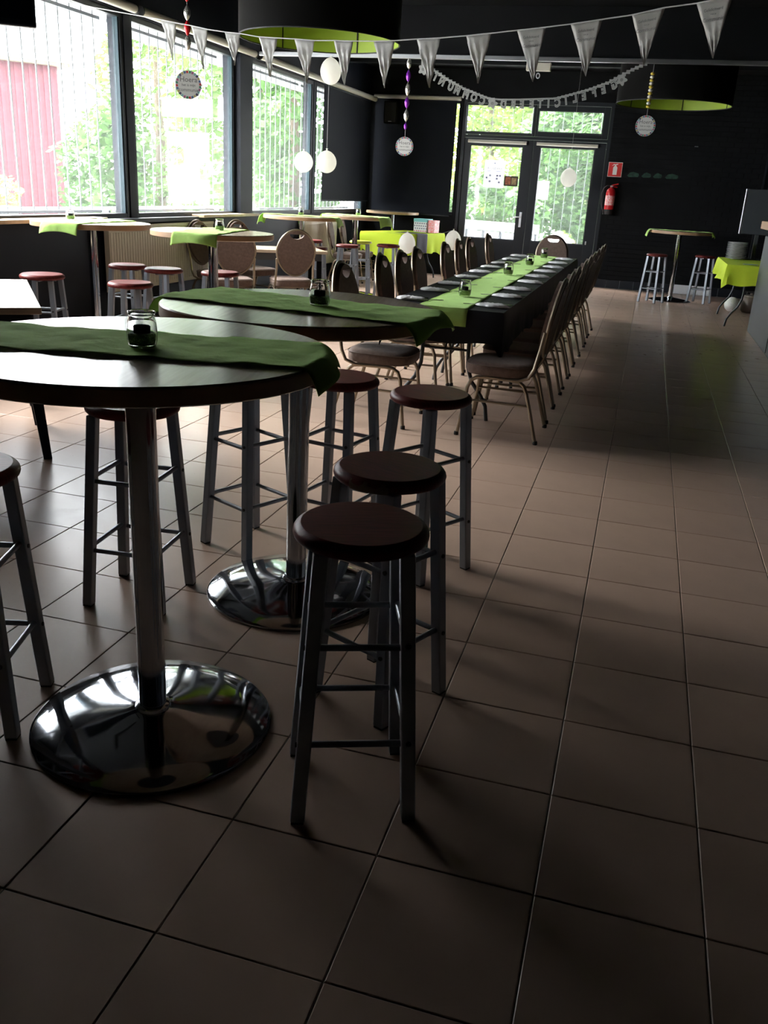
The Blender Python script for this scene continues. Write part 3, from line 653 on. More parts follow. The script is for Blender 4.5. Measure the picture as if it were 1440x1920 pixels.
# runner on the long table with front overhang
def lr(u, v):
    L = LY1-LY0+.02+.02; s = u*(L+.11) - .11; x = -1.555 + (v-.5)*.335*(1+.01*sin(s*5)); wv = .0009*(1+sin(s*19+v*9))+.0008*(1+sin(s*7-v*13))
    if s > 0: return (x, LY0-.035+s, .7665+wv)
    return (x+.004*s, LY0-.047-.05*abs(s), .7665+s)
tag(MB().grid(150, 10, lr).obj('table_runner', LIME, None, smooth=True, solid=.001), 'long lime runner down the middle of the black banquet table', 'table runner', 'lime green runners')
# napkins + cutlery
def make_napkin():
    n = 40; mb = MB(); r1 = random.Random(5); outl = []
    for q in range(n):
        a = 2*pi*q/n; rx, ry = .112, .064; k = 1+.05*sin(5*a)+.04*sin(9*a+1); outl.append((rx*cos(a)*k, ry*sin(a)*k*(1-.35*cos(a))))
    mb.v = [(0, 0, .021)] + [(x*.6, y*.6, .019+.003*sin(k_*1.9)) for k_, (x, y) in enumerate(outl)] + [(x*.92, y*.92, .012+.0025*sin(k_*2.3)) for k_, (x, y) in enumerate(outl)] + [(x, y, .0012) for x, y in outl]
    for q in range(n): l = (q+1) % n; mb.f += [(0, 1+q, 1+l), (1+q, 1+n+q, 1+n+l, 1+l), (1+n+q, 1+2*n+q, 1+2*n+l, 1+n+l)]
    o = mb.obj('napkin', mat('napkin_white', (.86, .86, .88), .6), None, smooth=True, solid=.001); return tag(o, 'x', 'napkin')
def make_knife():
    o = MB().plate([(-.10, -.008), (0, -.009), (.0, -.006), (.09, -.005), (.10, .0), (.09, .005), (0, .006), (0, .009), (-.10, .008)], [], .003, lambda a, b, t: (a, b, .002+t)).obj('knife', CUT, None, bevel=.001); return tag(o, 'x', 'knife')
def make_fork():
    o = MB().plate([(-.09, -.006), (.02, -.004), (.045, -.011), (.095, -.011), (.095, -.007), (.06, -.006), (.06, -.002), (.095, -.002), (.095, .002), (.06, .002), (.06, .006), (.095, .007), (.095, .011), (.045, .011), (.02, .004), (-.09, .006)], [], .002, lambda a, b, t: (a, b, .002+t+.008*max(0, (-a-.05)))).obj('fork', CUT, None); return tag(o, 'x', 'fork')
nk, kn, fk = make_napkin(), make_knife(), make_fork(); used = []
def place(proto, x, y, z, rz, lab, grp):
    if proto in used: o = proto.copy(); COL.objects.link(o)
    else: o = proto; used.append(proto)
    o.location = (x, y, z); o.rotation_euler = (0, 0, radians(rz)); o['label'] = lab; o['group'] = grp
rnd = random.Random(11)
NY = (3.64, 4.31, 4.90, 5.60, 6.25, 6.91, 7.57, 8.27, 9.04)
for side, nx in (('right', -1.27), ('left', -1.83)):
    for k, y in enumerate(NY):
        xx = nx + rnd.uniform(-.012, .012); s = 1 if side == 'right' else -1
        place(nk, xx, y, .768, (180 if s > 0 else 0)+rnd.uniform(-8, 8), '%s white napkin from the camera on the %s side of the long table' % (ordn[k], side), 'white napkins on the long table')
        place(fk, xx-s*.115, y+.045, .7695, 205 if s > 0 else 25, '%s dark fork from the camera at the runner edge, %s side' % (ordn[k], side), 'forks on the long table')
        place(kn, xx+s*.02, y+.15, .7665, rnd.uniform(-6, 6)+(0 if s > 0 else 180), '%s dark knife from the camera on the %s side of the long table' % (ordn[k], side), 'knives on the long table')
# ---- wooden window table (turned 35 degrees)
t = thing('wooden_table', 'light wooden dining table by the window between two pairs of chairs', 'table', (-4.53, 7.42, 0), radians(34.7))
MB().box(-.56, .64, -.32, .28, .722, .755).obj('tabletop', LAM, t, bevel=.004)
MB().box(-.50, .58, -.26, .22, .64, .7215).obj('apron', GREYT, t)
for sx_ in (-1, 1):
    for yy in (-.23, .21): MB().bar((.04+sx_*.52, yy, .64), (.04+sx_*.53, yy, 0), .05, .05).obj('leg', SHADE, t, bevel=.004)
def rect_runner(x, y, rz, W, half, drop, z, lab, grp, m=LIME):
    def fn(u, v):
        s = -(half+drop)+u*2*(half+drop); a = abs(s); tt = (v-.5)*W; sg_ = 1 if s > 0 else -1
        if a < half: return (tt, s, z+.0015*(1+sin(s*30+tt*20)))
        o = a-half; return (tt*(1+.2*o), sg_*(half+.010*(1-exp(-o/.01))+.02*sin(tt*30)*o/.1), z-o)
    return tag(MB().grid(60, 10, fn).obj('table_runner', m, None, smooth=True, loc=(x, y, 0), rot=(0, 0, radians(rz)), solid=.001), lab, 'table runner', grp)
rect_runner(-4.95, 7.12, 34.7, .30, .335, .10, .757, 'lime runner hanging off the wooden window table at its left end', 'lime green runners')
# ---- white-lit table at left
t = thing('dark_leg_table', 'table with glaring white top and dark tapered legs at the left picture edge', 'table', (-3.29, 1.60, 0), radians(40))
MB().box(-.85, 0, 0, 1.30, .765, .80).obj('tabletop', LAM, t, bevel=.004)
MB().box(-.80, -.05, .05, 1.25, .70, .7645).obj('apron', NAVY, t)
for a, b in ((-.09, .09), (-.76, .09), (-.09, .70), (-.76, 1.20), (-.09, 1.20)):
    fx = a+(.06 if a > -.4 else -.06); fy = b+(-.13 if b < .2 else 0)
    MB().tube([(a, b, .70), (fx, fy, 0)], [.050, .030], 4).obj('leg', NAVY, t)
# ---- yellow covered table near the corner
Y0 = Matrix.Translation((-4.25, 12.3, 0)) @ Matrix.Rotation(radians(-16), 4, 'Z')
t = fold_table(-4.25, 12.3, -16, 1.5, .78, .765, 'table under yellow-lime cloth near the far corner', 'covered folding tables')
cc = Matrix.Rotation(radians(-16), 4, 'Z') @ Vector((-.39, .75, 0)); t.location = (-4.25+cc.x, 12.3+cc.y, 0)
MM = Matrix.Translation(t.location) @ Matrix.Rotation(radians(-16), 4, 'Z')
draped('yellow_tablecloth', -.395, .395, -.755, .755, .769, (.44, .34, .2, .12), YELL, 'bright yellow-lime cloth over the table near the far corner', 'tablecloth', 5, MM, 'yellow-lime tablecloths', amp=.02)
GC = mat('charcoal_fleece', (.045, .045, .06), .8, bump=(20, .5))
def dr(u, v):
    s = -.42+u*.74; y = -.28+v*.36
    if s < 0: return (s+.42, y, .7715+.0012*sin(9*v+5*u))
    return (.432+.10*s*0+.012*sin(v*9)*s*3, y*(1+.04*s), .7715-s)
o = MB().grid(34, 14, dr).obj('charcoal_throw', GC, None, smooth=True, solid=.0015); o.matrix_world = MM; tag(o, 'charcoal cloth draped over the edge of the yellow covered table', 'cloth')
gb = thing('gift_box', 'gift box with teal lid and red and blue pattern on the yellow covered table', 'box', (0, 0, 0)); gb.matrix_world = MM @ Matrix.Translation((.10, .50, .7735))
BW = mat('box_white', (.65, .65, .66), .5)
MB().box(-.14, .12, -.10, .10, 0, .17).obj('body', BW, gb, bevel=.003)
MB().box(-.145, .125, -.105, .105, .17, .225).obj('lid', mat('box_teal', (.18, .50, .52), .5), gb, bevel=.003)
mb = MB(); m2 = MB()
BBL = mat('box_blue', (.03, .03, .10), .5)
for q in range(6):
    for r in range(4): MB().plate(circ(.013, 8, (-.12+q*.044+(r % 2)*.015, .02+r*.042), .009), [], .001, lambda a, b, tt: (a, -.1008+tt, b)).obj('dot', BBL if r else REDS, gb)
b2 = thing('gift_box', 'small coral red box right beside the teal-lidded box', 'box'); b2.matrix_world = MM @ Matrix.Translation((.31, .50, .7735))
CORAL = mat('box_coral', (.65, .14, .14), .5, noise=(40, .5), col2=(.75, .5, .5))
MB().box(-.06, .06, -.09, .09, 0, .17).obj('body', CORAL, b2, bevel=.003); MB().box(-.063, .063, -.093, .093, .17, .21).obj('lid', CORAL, b2, bevel=.003)
# ---- yellow covered table at right by the counter
fold_table(1.13, 10.93, 0, 1.72, .74, .79, 'folding table under yellow-lime cloth beside the bar counter', 'covered folding tables')
draped('yellow_tablecloth', .70, 1.505, 10.05, 11.81, .7945, (.24, .2, .2, .21), YELL, 'bright yellow-lime cloth bunched over the table beside the counter', 'tablecloth', 9, None, 'yellow-lime tablecloths', amp=.035)
pl = MB().lathe([(0, 0), (.07, 0), (.085, .004), (.135, .012), (.137, .014), (.085, .0075), (0, .006)], 36).obj('plate', CERAM, None, smooth=True, loc=(.90, 11.45, .7975))
for k in range(14):
    o = pl if k == 0 else pl.copy()
    if k: COL.objects.link(o)
    o.location = (.90+random.uniform(-.004, .004), 11.45+random.uniform(-.004, .004), .7975+k*.0165)
    tag(o, 'white plate, %s' % ('bottom of the stack on the right yellow table' if k == 0 else 'topmost of the stack on the right yellow table' if k == 13 else '%s up from the bottom plate of the stack on the right yellow table' % ('', 'first', 'second', 'third', 'fourth', 'fifth', 'sixth', 'seventh', 'eighth', 'ninth', 'tenth', 'eleventh', 'twelfth')[k]), 'plate', 'stacked white plates')
pn = thing('upright_panel', 'dark grey upright panel with silver left edge behind the plate stack', 'panel', (1.22, 11.62, .7975))
MB().box(-.30, .30, -.03, .03, .34, .94).obj('panel', CNT, pn, bevel=.006); MB().box(-.325, -.30, -.035, .035, .34, .94).obj('edge_strip', ALU, pn, bevel=.003)
MB().box(-.10, -.05, -.02, .02, .0, .34).obj('post', CNT, pn); MB().box(.05, .10, -.02, .02, .0, .34).obj('post', CNT, pn); MB().box(-.2, .2, -.07, .07, 0, .012).obj('base', CNT, pn)
tag(MB().box(-.09, .09, -.03, .03, 0, .004).obj('blue_packet', mat('pale_blue', (.25, .5, .55), .4), None, loc=(1.0, 10.35, .797), rot=(0, 0, .3)), 'pale blue flat packet on the right yellow table', 'packet')
fb_ = thing('football', 'white football on the floor under the right yellow table', 'ball', (1.03, 12.1, .11))
def icos(r, sub, name, m, par, squash=1):
    bm = bmesh.new(); bmesh.ops.create_icosphere(bm, subdivisions=sub, radius=r); me = bpy.data.meshes.new(name)
    for v in bm.verts: v.co.z *= squash
    bm.to_mesh(me); bm.free(); me.materials.append(m)
    for p in me.polygons: p.use_smooth = True
    o = bpy.data.objects.new(name, me); COL.objects.link(o); o.parent = par; return o
icos(.11, 3, 'shell', WHITE, fb_)
for d in ((0, -1, .3), (-.8, -.5, .3), (.8, -.5, .2), (0, -.4, .95), (-.4, -.8, -.5), (.5, -.8, -.5), (0, .9, .2)):
    d = Vector(d).normalized(); q = d.to_track_quat('Z', 'Y').to_matrix().to_4x4(); mb = MB(); mb.plate(circ(.03, 5), [], .002, lambda a, b, t: (a, b, .1085+t-(a*a+b*b)*4.5)); o = mb.obj('patch', GREYT, fb_); o.matrix_local = q
cr = thing('floor_crate', 'brown lidded crock on the floor beside the football', 'crock', (1.30, 12.25, 0))
MB().lathe([(0, 0), (.10, 0), (.125, .03), (.13, .12), (.12, .20), (.10, .23), (0, .23)], 28).obj('body', mat('crock_brown', (.13, .10, .08), .4), cr, smooth=True); MB().lathe([(0, .231), (.105, .231), (.10, .25), (.02, .262), (.02, .28), (0, .282)], 24).obj('lid', mat('crock_lid', (.16, .13, .10), .4), cr, smooth=True)
# ---- bar counter
ct = thing('bar_counter', 'dark grey bar counter front at the right edge', 'counter', (1.07, 9.96, 0))
MB().box(0, .62, -9.0, 0, .0, 1.17).obj('body', CNT, ct, bevel=.006); MB().box(.05, .60, -9.05, -.02, 1.171, 1.20).obj('worktop', CNT, ct, bevel=.004)
MB().box(-.004, 0, -4.0, -3.985, .02, 1.16).box(-.004, 0, -7.0, -6.985, .02, 1.16).box(-.004, 0, -2.0, -1.985, .02, 1.16).obj('panel_joint', SHADE, ct)
tag(MB().box(.985, 1.40, 8.4, 9.86, 1.255, 1.345).box(1.15, 1.35, 8.6, 8.7, 1.2015, 1.255).box(1.15, 1.35, 9.4, 9.5, 1.2015, 1.255).obj('bar_shelf', EDGE, bevel=.006), 'chunky orange-brown wooden board on top of the counter end', 'shelf')

# ================================================================== hanging things
def drum(x, y, lab):
    t = thing('drum_lampshade', lab, 'lampshade', (x, y, 2.60), 0, 'black drum lampshades with lime lining'); R = .675
    MB().lathe([(R, 0), (R, .72)], 72, cap=False).obj('outer_shell', SHADE, t, smooth=True)
    MB().lathe([(R-.004, .002), (R-.004, .70)], 72, cap=False).obj('lining', SHADEI, t, smooth=True)
    MB().lathe([(R-.006, -.003), (R+.002, -.003), (R+.002, .006), (R-.006, .006), (R-.006, -.003)], 72, cap=False).obj('rim_ring', RUB, t, smooth=True)
    mb = MB().box(-R, R, -R, R, .70, .705); MB().lathe([(0, .70), (R-.004, .70), (R-.004, .71), (0, .71)], 48).obj('top_disc', SHADE, t)
    for k in range(6):
        a = radians(20+60*k); c_, s_ = cos(a), sin(a); p = Vector((c_*(R-.008), s_*(R-.008), .003)); MB().bar(p, p+Vector((0, 0, .69)), .010, .005, (-s_, c_, 0)).obj('seam', RUB, t)
    MB().cyl((0, 0, .71), (0, 0, .899), .012, 8).obj('hanger', FRAME, t, smooth=True)
    l = MB().cyl((0, 0, .60), (0, 0, .70), .03, 12).obj('lamp_holder', FRAME, t, smooth=True); MB().lathe([(0, .47), (.03, .485), (.04, .52), (.03, .56), (.015, .60), (0, .60)], 20).obj('bulb', WHITE, l, smooth=True)
    return t
drum(-3.22, 5.44, 'huge black drum lampshade with lime lining above the round tables')
drum(-.270, 9.80, 'huge black drum lampshade with lime lining above the aisle at right')
# bunting
PEN = [[[-4.031, 4.24, 2.553], [-3.885, 4.205, 2.527], [-3.921, 4.131, 2.274]], [[-3.75, 4.173, 2.506], [-3.599, 4.133, 2.477], [-3.637, 4.057, 2.214]], [[-3.446, 4.095, 2.456], [-3.306, 4.061, 2.442], [-3.35, 4.003, 2.234]], [[-3.149, 4.018, 2.417], [-2.992, 3.979, 2.406], [-3.043, 3.908, 2.158]], [[-2.851, 3.941, 2.396], [-2.686, 3.896, 2.382], [-2.736, 3.823, 2.115]], [[-2.534, 3.855, 2.378], [-2.385, 3.812, 2.37], [-2.434, 3.734, 2.097]], [[-2.228, 3.766, 2.365], [-2.071, 3.718, 2.363], [-2.129, 3.641, 2.084]], [[-1.918, 3.672, 2.367], [-1.751, 3.617, 2.367], [-1.804, 3.544, 2.082]], [[-1.578, 3.559, 2.372], [-1.414, 3.501, 2.379], [-1.47, 3.432, 2.102]], [[-1.252, 3.44, 2.386], [-1.074, 3.369, 2.393], [-1.119, 3.307, 2.105]], [[-0.93, 3.308, 2.4], [-0.75, 3.228, 2.412], [-0.807, 3.17, 2.126]], [[-0.593, 3.152, 2.421], [-0.425, 3.067, 2.442], [-0.492, 3.013, 2.168]], [[-0.272, 2.979, 2.446], [-0.107, 2.878, 2.461], [-0.151, 2.835, 2.183]], [[0.042, 2.778, 2.479], [0.189, 2.669, 2.497], [0.16, 2.629, 2.21]]]
bu = thing('bunting', 'string of white foil pennants hung across the room under the ceiling', 'bunting', (-2.0, 3.7, 2.37)); O = Vector((-2.0, 3.7, 2.37))
pts = [Vector((-5.45, 4.62, 2.80)), Vector((-4.7, 4.42, 2.66))] + [Vector(q) for p in PEN for q in p[:2]] + [Vector((1.2, 2.1, 2.62)), Vector((3.38, .9, 2.95))]
MB().tube([p-O for p in pts], .0035, 6).obj('string', STR, bu, smooth=True)
for k, (a, b, c) in enumerate(PEN):
    a, b, c = Vector(a)-O, Vector(b)-O, Vector(c)-O; c.y = (a.y+b.y)/2-.02; nrm = (b-a).cross(c-a).normalized(); silver = k < 9; r1 = random.Random(k)
    ph = [r1.uniform(0, 6.28) for _ in range(4)]; am = .0042 if silver else .0025; mb = MB(); n = 12
    def fn(u, v): 
        p = a.lerp(b, v); p = p.lerp(c, u*.985); return p + nrm*am*(sin(9*u+5*v+ph[0])+sin(17*v-6*u+ph[1])+.7*sin(23*u+ph[2]))*min(1, u*6+.1)
    pn_ = mb.grid(n, 8, fn).obj('pennant', PENN if silver else PENG, bu, smooth=True, solid=.0006)
    if not silver:
        mid = (a+b)/2; x = (b-a).normalized(); dn = (c-mid).normalized(); off = -nrm if nrm.dot(CAM-O-mid) < 0 else nrm
        for tx, sz, dd in (('Gefeliciteerd', .020, .045), ('met je', .012, .066), ('Communie', .026, .090)):
            p = mid+dn*dd+off*.007; text('lettering', tx, sz, INK, pn_, frameM(p, x, -dn), .0003)
# letter garland, seen from behind (mirror-wise)
GA = [[-3.215, 2.929], [-3.194, 2.877], [-3.03, 2.807], [-2.887, 2.726], [-2.688, 2.636], [-2.476, 2.567], [-2.367, 2.534], [-2.23, 2.525], [-2.005, 2.532], [-1.786, 2.544], [-1.589, 2.556], [-1.404, 2.606], [-1.211, 2.662], [-1.012, 2.738], [-0.881, 2.811], [-0.792, 2.863], [-0.682, 2.915], [-.62, 2.94]]
LX = [-3.078, -3.007, -2.924, -2.818, -2.737, -2.632, -2.534, -2.431, -2.191, -2.077, -1.974, -1.861, -1.763, -1.668, -1.573, -1.481, -1.382, -1.284, -1.176, -1.079, -0.972]
LT = 'EINUMMOC' + 'DREETICILEFEG'
gl = thing('letter_garland', 'hanging garland of grey card letters seen from behind, spelling congratulations in Dutch', 'garland', (-2.0, 8.905, 2.5))
def gz(x):
    for (x0, z0), (x1, z1) in zip(GA, GA[1:]):
        if x0 <= x <= x1: return z0+(z1-z0)*(x-x0)/(x1-x0), atan2(z1-z0, x1-x0)
    return GA[-1][1], 0
xs = [-3.215+k*(2.595/60) for k in range(61)]
MB().cyl((-1.215, 0, .429), (-1.225, .008, .440), .006, 6).cyl((1.38, 0, .44), (1.40, .008, .445), .006, 6).obj('fixing_knot', STR, gl)
MB().tube([(x+2.0, 0, gz(x)[0]-2.5) for x in xs], .004, 6).obj('string', LETM, gl, smooth=True)
mb = MB()
for q0, q1 in zip(xs, xs[1:]): mb.box(q0+2.0, q1+2.0, .003, .005, min(gz(q0)[0], gz(q1)[0])-2.5-.014, max(gz(q0)[0], gz(q1)[0])-2.5)
mb.obj('ribbon', LETM, gl)
for x, l in zip(LX, LT):
    z, a = gz(x); a *= .8; xx = Vector((-cos(a), 0, -sin(a))); yy = Vector((-sin(a), 0, cos(a)))
    if yy.z < 0: yy = -yy
    c = Vector((x+2.0, 0, z-2.5)) - yy*.058
    lt = text('letter', l, .125, LETM, gl, frameM(c, xx, yy) @ Matrix.Scale(.74, 4, (1, 0, 0)), .0015, bold=.008)
    text('inlay', l, .125, LETI, lt, Matrix.Translation((0, 0, -.0022)), .0003, bold=-.001)
for x in (-3.185, -2.32, -.875):
    z, a = gz(x); mb = MB(); ol = [((.052+.012*cos(5*q*2*pi/40))*cos(2*pi*q/40), (.052+.012*cos(5*q*2*pi/40))*sin(2*pi*q/40)) for q in range(40)]
    f = mb.plate(ol, [], .004, lambda p, q, t: (x+2.0+p, t-.004, z-2.5-.055+q)).obj('flower', LETM, gl)
    MB().plate(circ(.018, 16), [], .002, lambda p, q, t: (x+2.0+p, t-.0078, z-2.5-.055+q)).obj('flower_heart', LETI, f)
# hanging decorations with round tags
def tagdisc(par, c, r, rz=0, dim=False):
    M = Matrix.Translation(c) @ Matrix.Rotation(rz, 4, 'Z')
    d = MB().plate(circ(r, 40), [circ(.004, 8, (0, r-.010))], .002, lambda a, b, t: (a, t, b)).obj('tag', CARD, par); d.matrix_local = M
    cols = [(.45, .04, .05), (.08, .14, .30), (.45, .40, .15), (.06, .05, .12), (.20, .40, .45), (.35, .10, .22), (.05, .22, .14)]
    for k, cc in enumerate(cols):
        for q in range(k, 28, 7):
            mb = MB()
            a = 2*pi*q/28; a1 = a+2*pi/28*.8; ps = [((r-.002)*cos(a), (r-.002)*sin(a)), ((r-.002)*cos(a1), (r-.002)*sin(a1)), ((r-.020)*cos(a1), (r-.020)*sin(a1)), ((r-.018)*cos(a), (r-.018)*sin(a))]
            mb.plate(ps, [], .0004, lambda p, s, t: (p, -.0013+t, s))
            nm = 'tag_edge_%d' % k; mm = MATS.get(nm) or mat(nm, cc, .6); mb.obj('edge_print', mm, d)
    for tx, sz, z in (('Hoera', r*.52, .36*r), ('het is mijn', r*.25, -.02*r), ('communie', r*.36, -.36*r)):
        text('lettering', tx, sz, INK, d, Matrix(((1, 0, 0, 0), (0, 0, 1, -.0016), (0, 1, 0, z), (0, 0, 0, 1))) @ Matrix.Scale(-1, 4, (0, 0, 1)), .0002, bold=.0003)
def twist(par, p0, p1, m, r):
    p0, p1 = Vector(p0), Vector(p1); mb = MB()
    def fn(u, v):
        a = v*2*pi+u*pi; rr = r*sin(pi*u)**.8+.0008; ax = p0.lerp(p1, u); return ax+Vector((cos(a)*rr, sin(a)*rr*.7, 0))
    mb.grid(14, 12, fn); return mb.obj('foil_twist', m, par, smooth=True)
P = Vector((-3.889, 4.381, 2.235-.10)); td = thing('tag_hanger', 'red and silver foil twist with a round tag before the left window', 'hanging decoration', P, 0, 'hanging foil decorations with round tags')
tagdisc(td, (0, 0, 0), .100, radians(20)); zs = [.235, .335, .435, .56]; ms = [SILV, REDF, SILV, REDF]
for k, z in enumerate(zs): twist(td, (0, 0, z), (0, 0, z+.105), ms[k], .026)
for k in range(3): twist(td, (0, 0, .68+k*.12), (0, 0, .68+k*.12+.11), ms[k % 2], .024)
MB().cyl((0, 0, .096), (0, 0, 1.363), .0012, 5).obj('thread', STR, td)
P = Vector((-3.365, 8.915, 1.965)); td = thing('tag_hanger', 'purple and silver foil twists with a round tag before the black blind', 'hanging decoration', P, 0, 'hanging foil decorations with round tags')
tagdisc(td, (0, 0, 0), .108, radians(12)); z = .185
for k, (l, m_) in enumerate(((.085, PURP), (.14, SILV), (.13, PURP), (.145, SILV), (.13, PURP), (.12, SILV))): twist(td, (0, 0, z), (0, 0, z+l), m_, .030 if k else .020); z += l+.008
MB().cyl((0, 0, .10), (0, 0, .97), .0018, 5).obj('thread', STR, td)
P = Vector((-.545, 8.915, 2.296)); td = thing('tag_hanger', 'string of yellow and white beads with a round tag before the right lampshade', 'hanging decoration', P, 0, 'hanging foil decorations with round tags')
tagdisc(td, (0, 0, 0), .110, radians(3))
for k in range(11): MB().lathe([(0, -.016), (.018, -.013), (.026, 0), (.018, .013), (0, .016)], 14, (0, 0, .20+k*.0335)).obj('bead', BEADY if k % 2 == 0 else BEADW, td, smooth=True)
MB().cyl((0, 0, .10), (0, 0, .64), .0018, 5).obj('thread', STR, td)
# balloons
def balloon(x, y, z, r, lab, rot=0, top=None, sq=1.18):
    b = thing('balloon', lab, 'balloon', (x, y, z), 0, 'white balloons'); pr = [(0, -r*sq)]
    for k in range(1, 15): a = -pi/2+pi*k/15; pr.append((r*cos(a)*(1-.08*max(0, sin(a))), r*sq*sin(a)))
    pr += [(.012, r*sq+.001), (.007, r*sq+.008)]
    MB().lathe(pr, 28).obj('skin', BALL, b, smooth=True); MB().lathe([(.005, r*sq+.006), (.008, r*sq+.014), (.016, r*sq+.024)], 12).obj('knot', BALL, b, smooth=True)
    if top: MB().cyl((0, 0, r*sq+.01), (0, 0, top-z), .0015, 5).obj('thread', STR, b)
    b.rotation_euler = (rot, 0, 0); return b
balloon(-4.353, 8.915, 2.775, .128, 'white balloon hanging just below the lime lampshade', top=2.935)
balloon(-4.372, 8.915, 1.742, .128, 'glowing white balloon against the black blind edge', top=2.93, sq=1.04)
balloon(-4.682, 8.915, 1.728, .122, 'glowing white balloon before the bright window, left of its twin', top=2.93, sq=1.04)
balloon(-1.75, 13.6, 1.80, .135, 'white balloon hanging before the right door glass', top=3.499, sq=1.1)
bA = balloon(-4.02, 11.86, .66, .135, 'white balloon at the near corner of the yellow covered table', sq=1.2)
MB().tube([(0, 0, .17), (-.05, .12, .16), (-.16, .40, .112)], .0015, 5).obj('thread', STR, bA)
bB = balloon(-3.50, 12.95, .70, .135, 'white balloon at the right end of the yellow covered table', sq=1.2)
MB().tube([(0, 0, .17), (-.12, .05, .13), (-.30, .15, .073)], .0015, 5).obj('thread', STR, bB)

# ================================================================== outside
struct(MB().box(-90, 40, -40, XL*0+90, -.20, -.06).obj('ground', PAVE))
struct(MB().box(-6.6, XL-.22, YF, YB+1.5, 2.98, 3.14).obj('roof_overhang', mat('eave_grey', (.35, .36, .36), .6)))
bn = thing('barn', 'dark red corrugated barn outside the leftmost window', 'building', (-17.5, 22.2, -.06), radians(50))
MB().box(-16, 0, 0, 8, 0, 4.3).obj('wall', BARN, bn)
mb = MB()
for k in range(80): mb.box(-16+k*.2, -16+k*.2+.10, -.03, 0, .3, 4.3)
mb.obj('corrugation', BARN, bn); MB().box(-16.3, .3, -.3, 8.3, 4.3, 4.4).obj('roof', BARK, bn)
def foliage(c, R, n, seed, size=.12, lum=None):
    r1 = random.Random(seed); mb = MB()
    for _ in range(n):
        while True:
            p = Vector((r1.uniform(-1, 1), r1.uniform(-1, 1), r1.uniform(-1, 1)))
            if .35 < p.length < 1: break
        p = p.normalized()*(p.length**.5)*(.92+.12*sin(7*p.x+seed)+.10*sin(9*p.z)+.08*sin(8*p.y)); q = Vector((p.x*R[0], p.y*R[1], p.z*R[2]))+Vector(c)
        if q.z < 0.02: q.z = .02+abs(q.z)*.1
        d = Vector((r1.uniform(-1, 1), r1.uniform(-1, 1), r1.uniform(-.4, .6))).normalized(); e = d.orthogonal().normalized(); s = size*r1.uniform(.6, 1.3)
        mb.add([q-d*s, q+e*s*.5, q+d*s, q-e*s*.5], [(0, 1, 2, 3)])
    return mb
def tree(x, y, h, R, lab, seed, m=LEAFD, n=2600, size=.16, trunk=True):
    t = thing('tree', lab, 'tree', (x, y, -.06), 0, 'trees outside')
    if trunk: MB().tube([(0, 0, 0), (.05, .02, h*.4), (-.05, .05, h*.75)], [.16, .12, .05], 8).obj('trunk', BARK, t, smooth=True)
    tag(foliage((0, 0, h-R[2]*.9), R, n, seed, size).obj('foliage', m, t), kind='stuff')
def az(a, D): return CAM.x-D*sin(radians(a)), CAM.y+D*cos(radians(a))
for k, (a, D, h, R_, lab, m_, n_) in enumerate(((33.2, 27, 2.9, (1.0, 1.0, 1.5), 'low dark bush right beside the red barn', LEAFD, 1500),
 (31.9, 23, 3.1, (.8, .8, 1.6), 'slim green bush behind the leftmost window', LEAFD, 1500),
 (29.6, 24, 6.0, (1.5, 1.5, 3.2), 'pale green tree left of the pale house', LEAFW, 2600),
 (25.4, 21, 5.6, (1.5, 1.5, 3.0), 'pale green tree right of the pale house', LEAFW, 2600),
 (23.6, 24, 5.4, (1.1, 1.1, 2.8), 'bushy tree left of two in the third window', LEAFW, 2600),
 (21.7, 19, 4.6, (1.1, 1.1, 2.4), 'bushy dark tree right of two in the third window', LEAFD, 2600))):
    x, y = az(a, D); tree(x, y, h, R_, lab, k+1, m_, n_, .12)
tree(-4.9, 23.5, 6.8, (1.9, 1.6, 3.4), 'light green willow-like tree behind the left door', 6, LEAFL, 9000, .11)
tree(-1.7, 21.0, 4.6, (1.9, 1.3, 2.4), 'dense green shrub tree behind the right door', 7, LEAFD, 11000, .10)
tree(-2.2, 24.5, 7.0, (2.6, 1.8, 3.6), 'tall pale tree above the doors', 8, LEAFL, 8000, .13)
tree(-4.2, 20.2, 1.9, (1.6, .8, .95), 'low dark hedge bush behind the left door fence', 9, LEAFD, 3000, .10, False)
fe = thing('low_fence', 'pale blue-grey low fence outside the left door', 'fence', (-4.6, 17.6, -.06), radians(-20))
for k in range(9): MB().box(-1.6+k*.42, -1.6+k*.42+.40, -.02, .02, .05, .78).obj('panel', mat('fence_panel', (.55, .60, .68), .5) if k == 0 else MATS['fence_panel'], fe)
MB().box(-1.65, 2.2, -.06, .06, .80, .98).obj('top_rail', WHITE, fe, bevel=.01)
for k in range(10): MB().box(-1.62+k*.42, -1.58+k*.42, -.05, .05, 0, .80).obj('post', GREYT, fe)
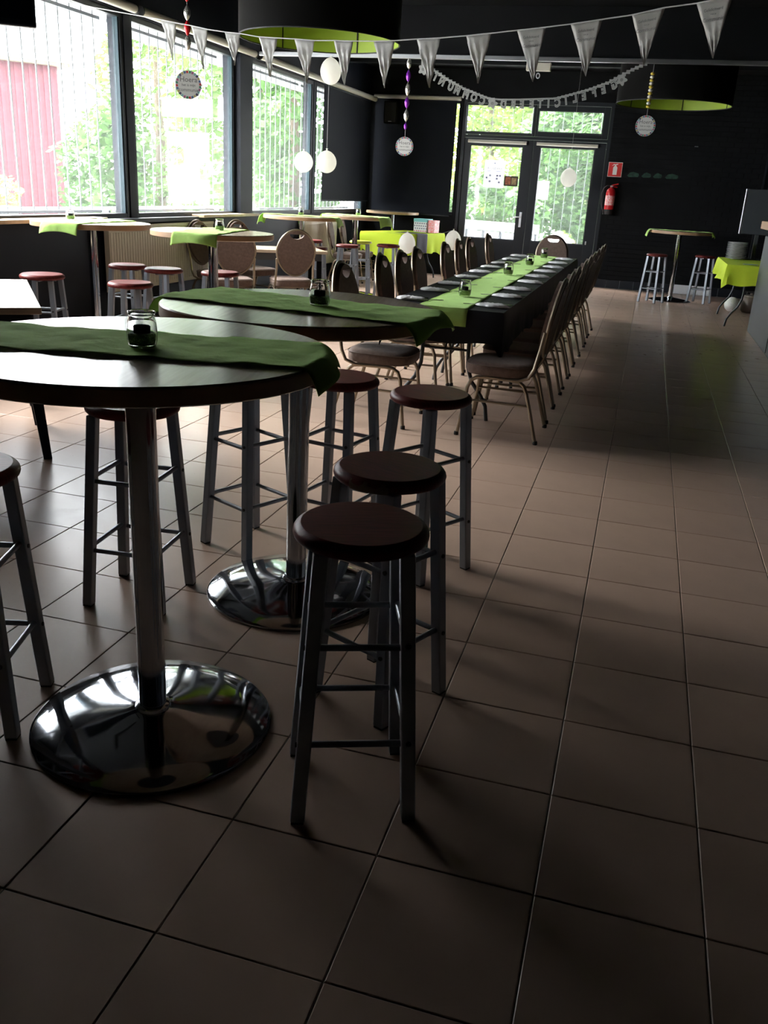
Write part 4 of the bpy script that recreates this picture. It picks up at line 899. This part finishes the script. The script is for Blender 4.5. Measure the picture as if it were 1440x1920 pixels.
hs = thing('pale_house', 'pale brick house glaring white outside the second window', 'building', (-13.4, 22.8, -.06), radians(27))
MB().box(-1.0, 1.0, 0, 2, 0, 2.6).obj('wall', BRICKW, hs); MB().add([(-1.15, -.2, 2.6), (1.15, -.2, 2.6), (1.15, 2.2, 2.6), (-1.15, 2.2, 2.6), (-1.15, 1, 3.4), (1.15, 1, 3.4)], [(0, 1, 5, 4), (2, 3, 4, 5), (0, 4, 3), (1, 2, 5), (0, 3, 2, 1)]).obj('roof', mat('house_roof', (.45, .40, .38), .8), hs)
MB().box(-.7, -.2, -.03, 0, 1.0, 1.9).obj('window', GREYT, hs)
rp = thing('play_ramp', 'pale sloping play ramp with round rings outside the leftmost window', 'play ramp', (-10.6, 7.9, -.06), radians(62))
MB().plate([(-2.2, 0), (1.6, 0), (1.6, .35), (-.9, 2.25), (-2.2, 2.25)], [], .12, lambda a, b, t: (a, t, b)).obj('side_board', mat('ramp_cream', (.80, .76, .58), .6), rp)
for a, b in ((-1.6, 1.1), (-.9, 1.05), (-.2, 1.0)): MB().plate(circ(.20, 28, (a, b)), [circ(.165, 28, (a, b))], .03, lambda p, q, t: (p, -.08+t, q)).obj('ring', MATS['grey_folding_leg'], rp)
for k, (x, y) in enumerate(((-11.6, 11.0), (-11.9, 12.0))):
    t = thing('planter', 'grey stone planter with greenery outside, %s one' % ('left', 'right')[k], 'planter', (x, y, -.06), .4, 'stone planters outside'); MB().box(-.35, .35, -.3, .3, 0, .85).obj('tub', PAVE, t, bevel=.01); tag(foliage((0, 0, 1.05), (.5, .45, .35), 500, 40+k, .07).obj('greenery', LEAFL, t), kind='stuff')
gr = thing('garden_rail', 'low metal railing along the terrace outside the windows', 'railing', (-8.6, 9.0, -.06))
MB().cyl((0, -5, 1.0), (0, 9, 1.0), .02, 8).obj('top_rail', BARM, gr, smooth=True)
for k in range(8): MB().cyl((0, -5+k*2, 0), (0, -5+k*2, 1.0), .018, 8).obj('post', BARM, gr, smooth=True)
bpy.context.view_layer.update()
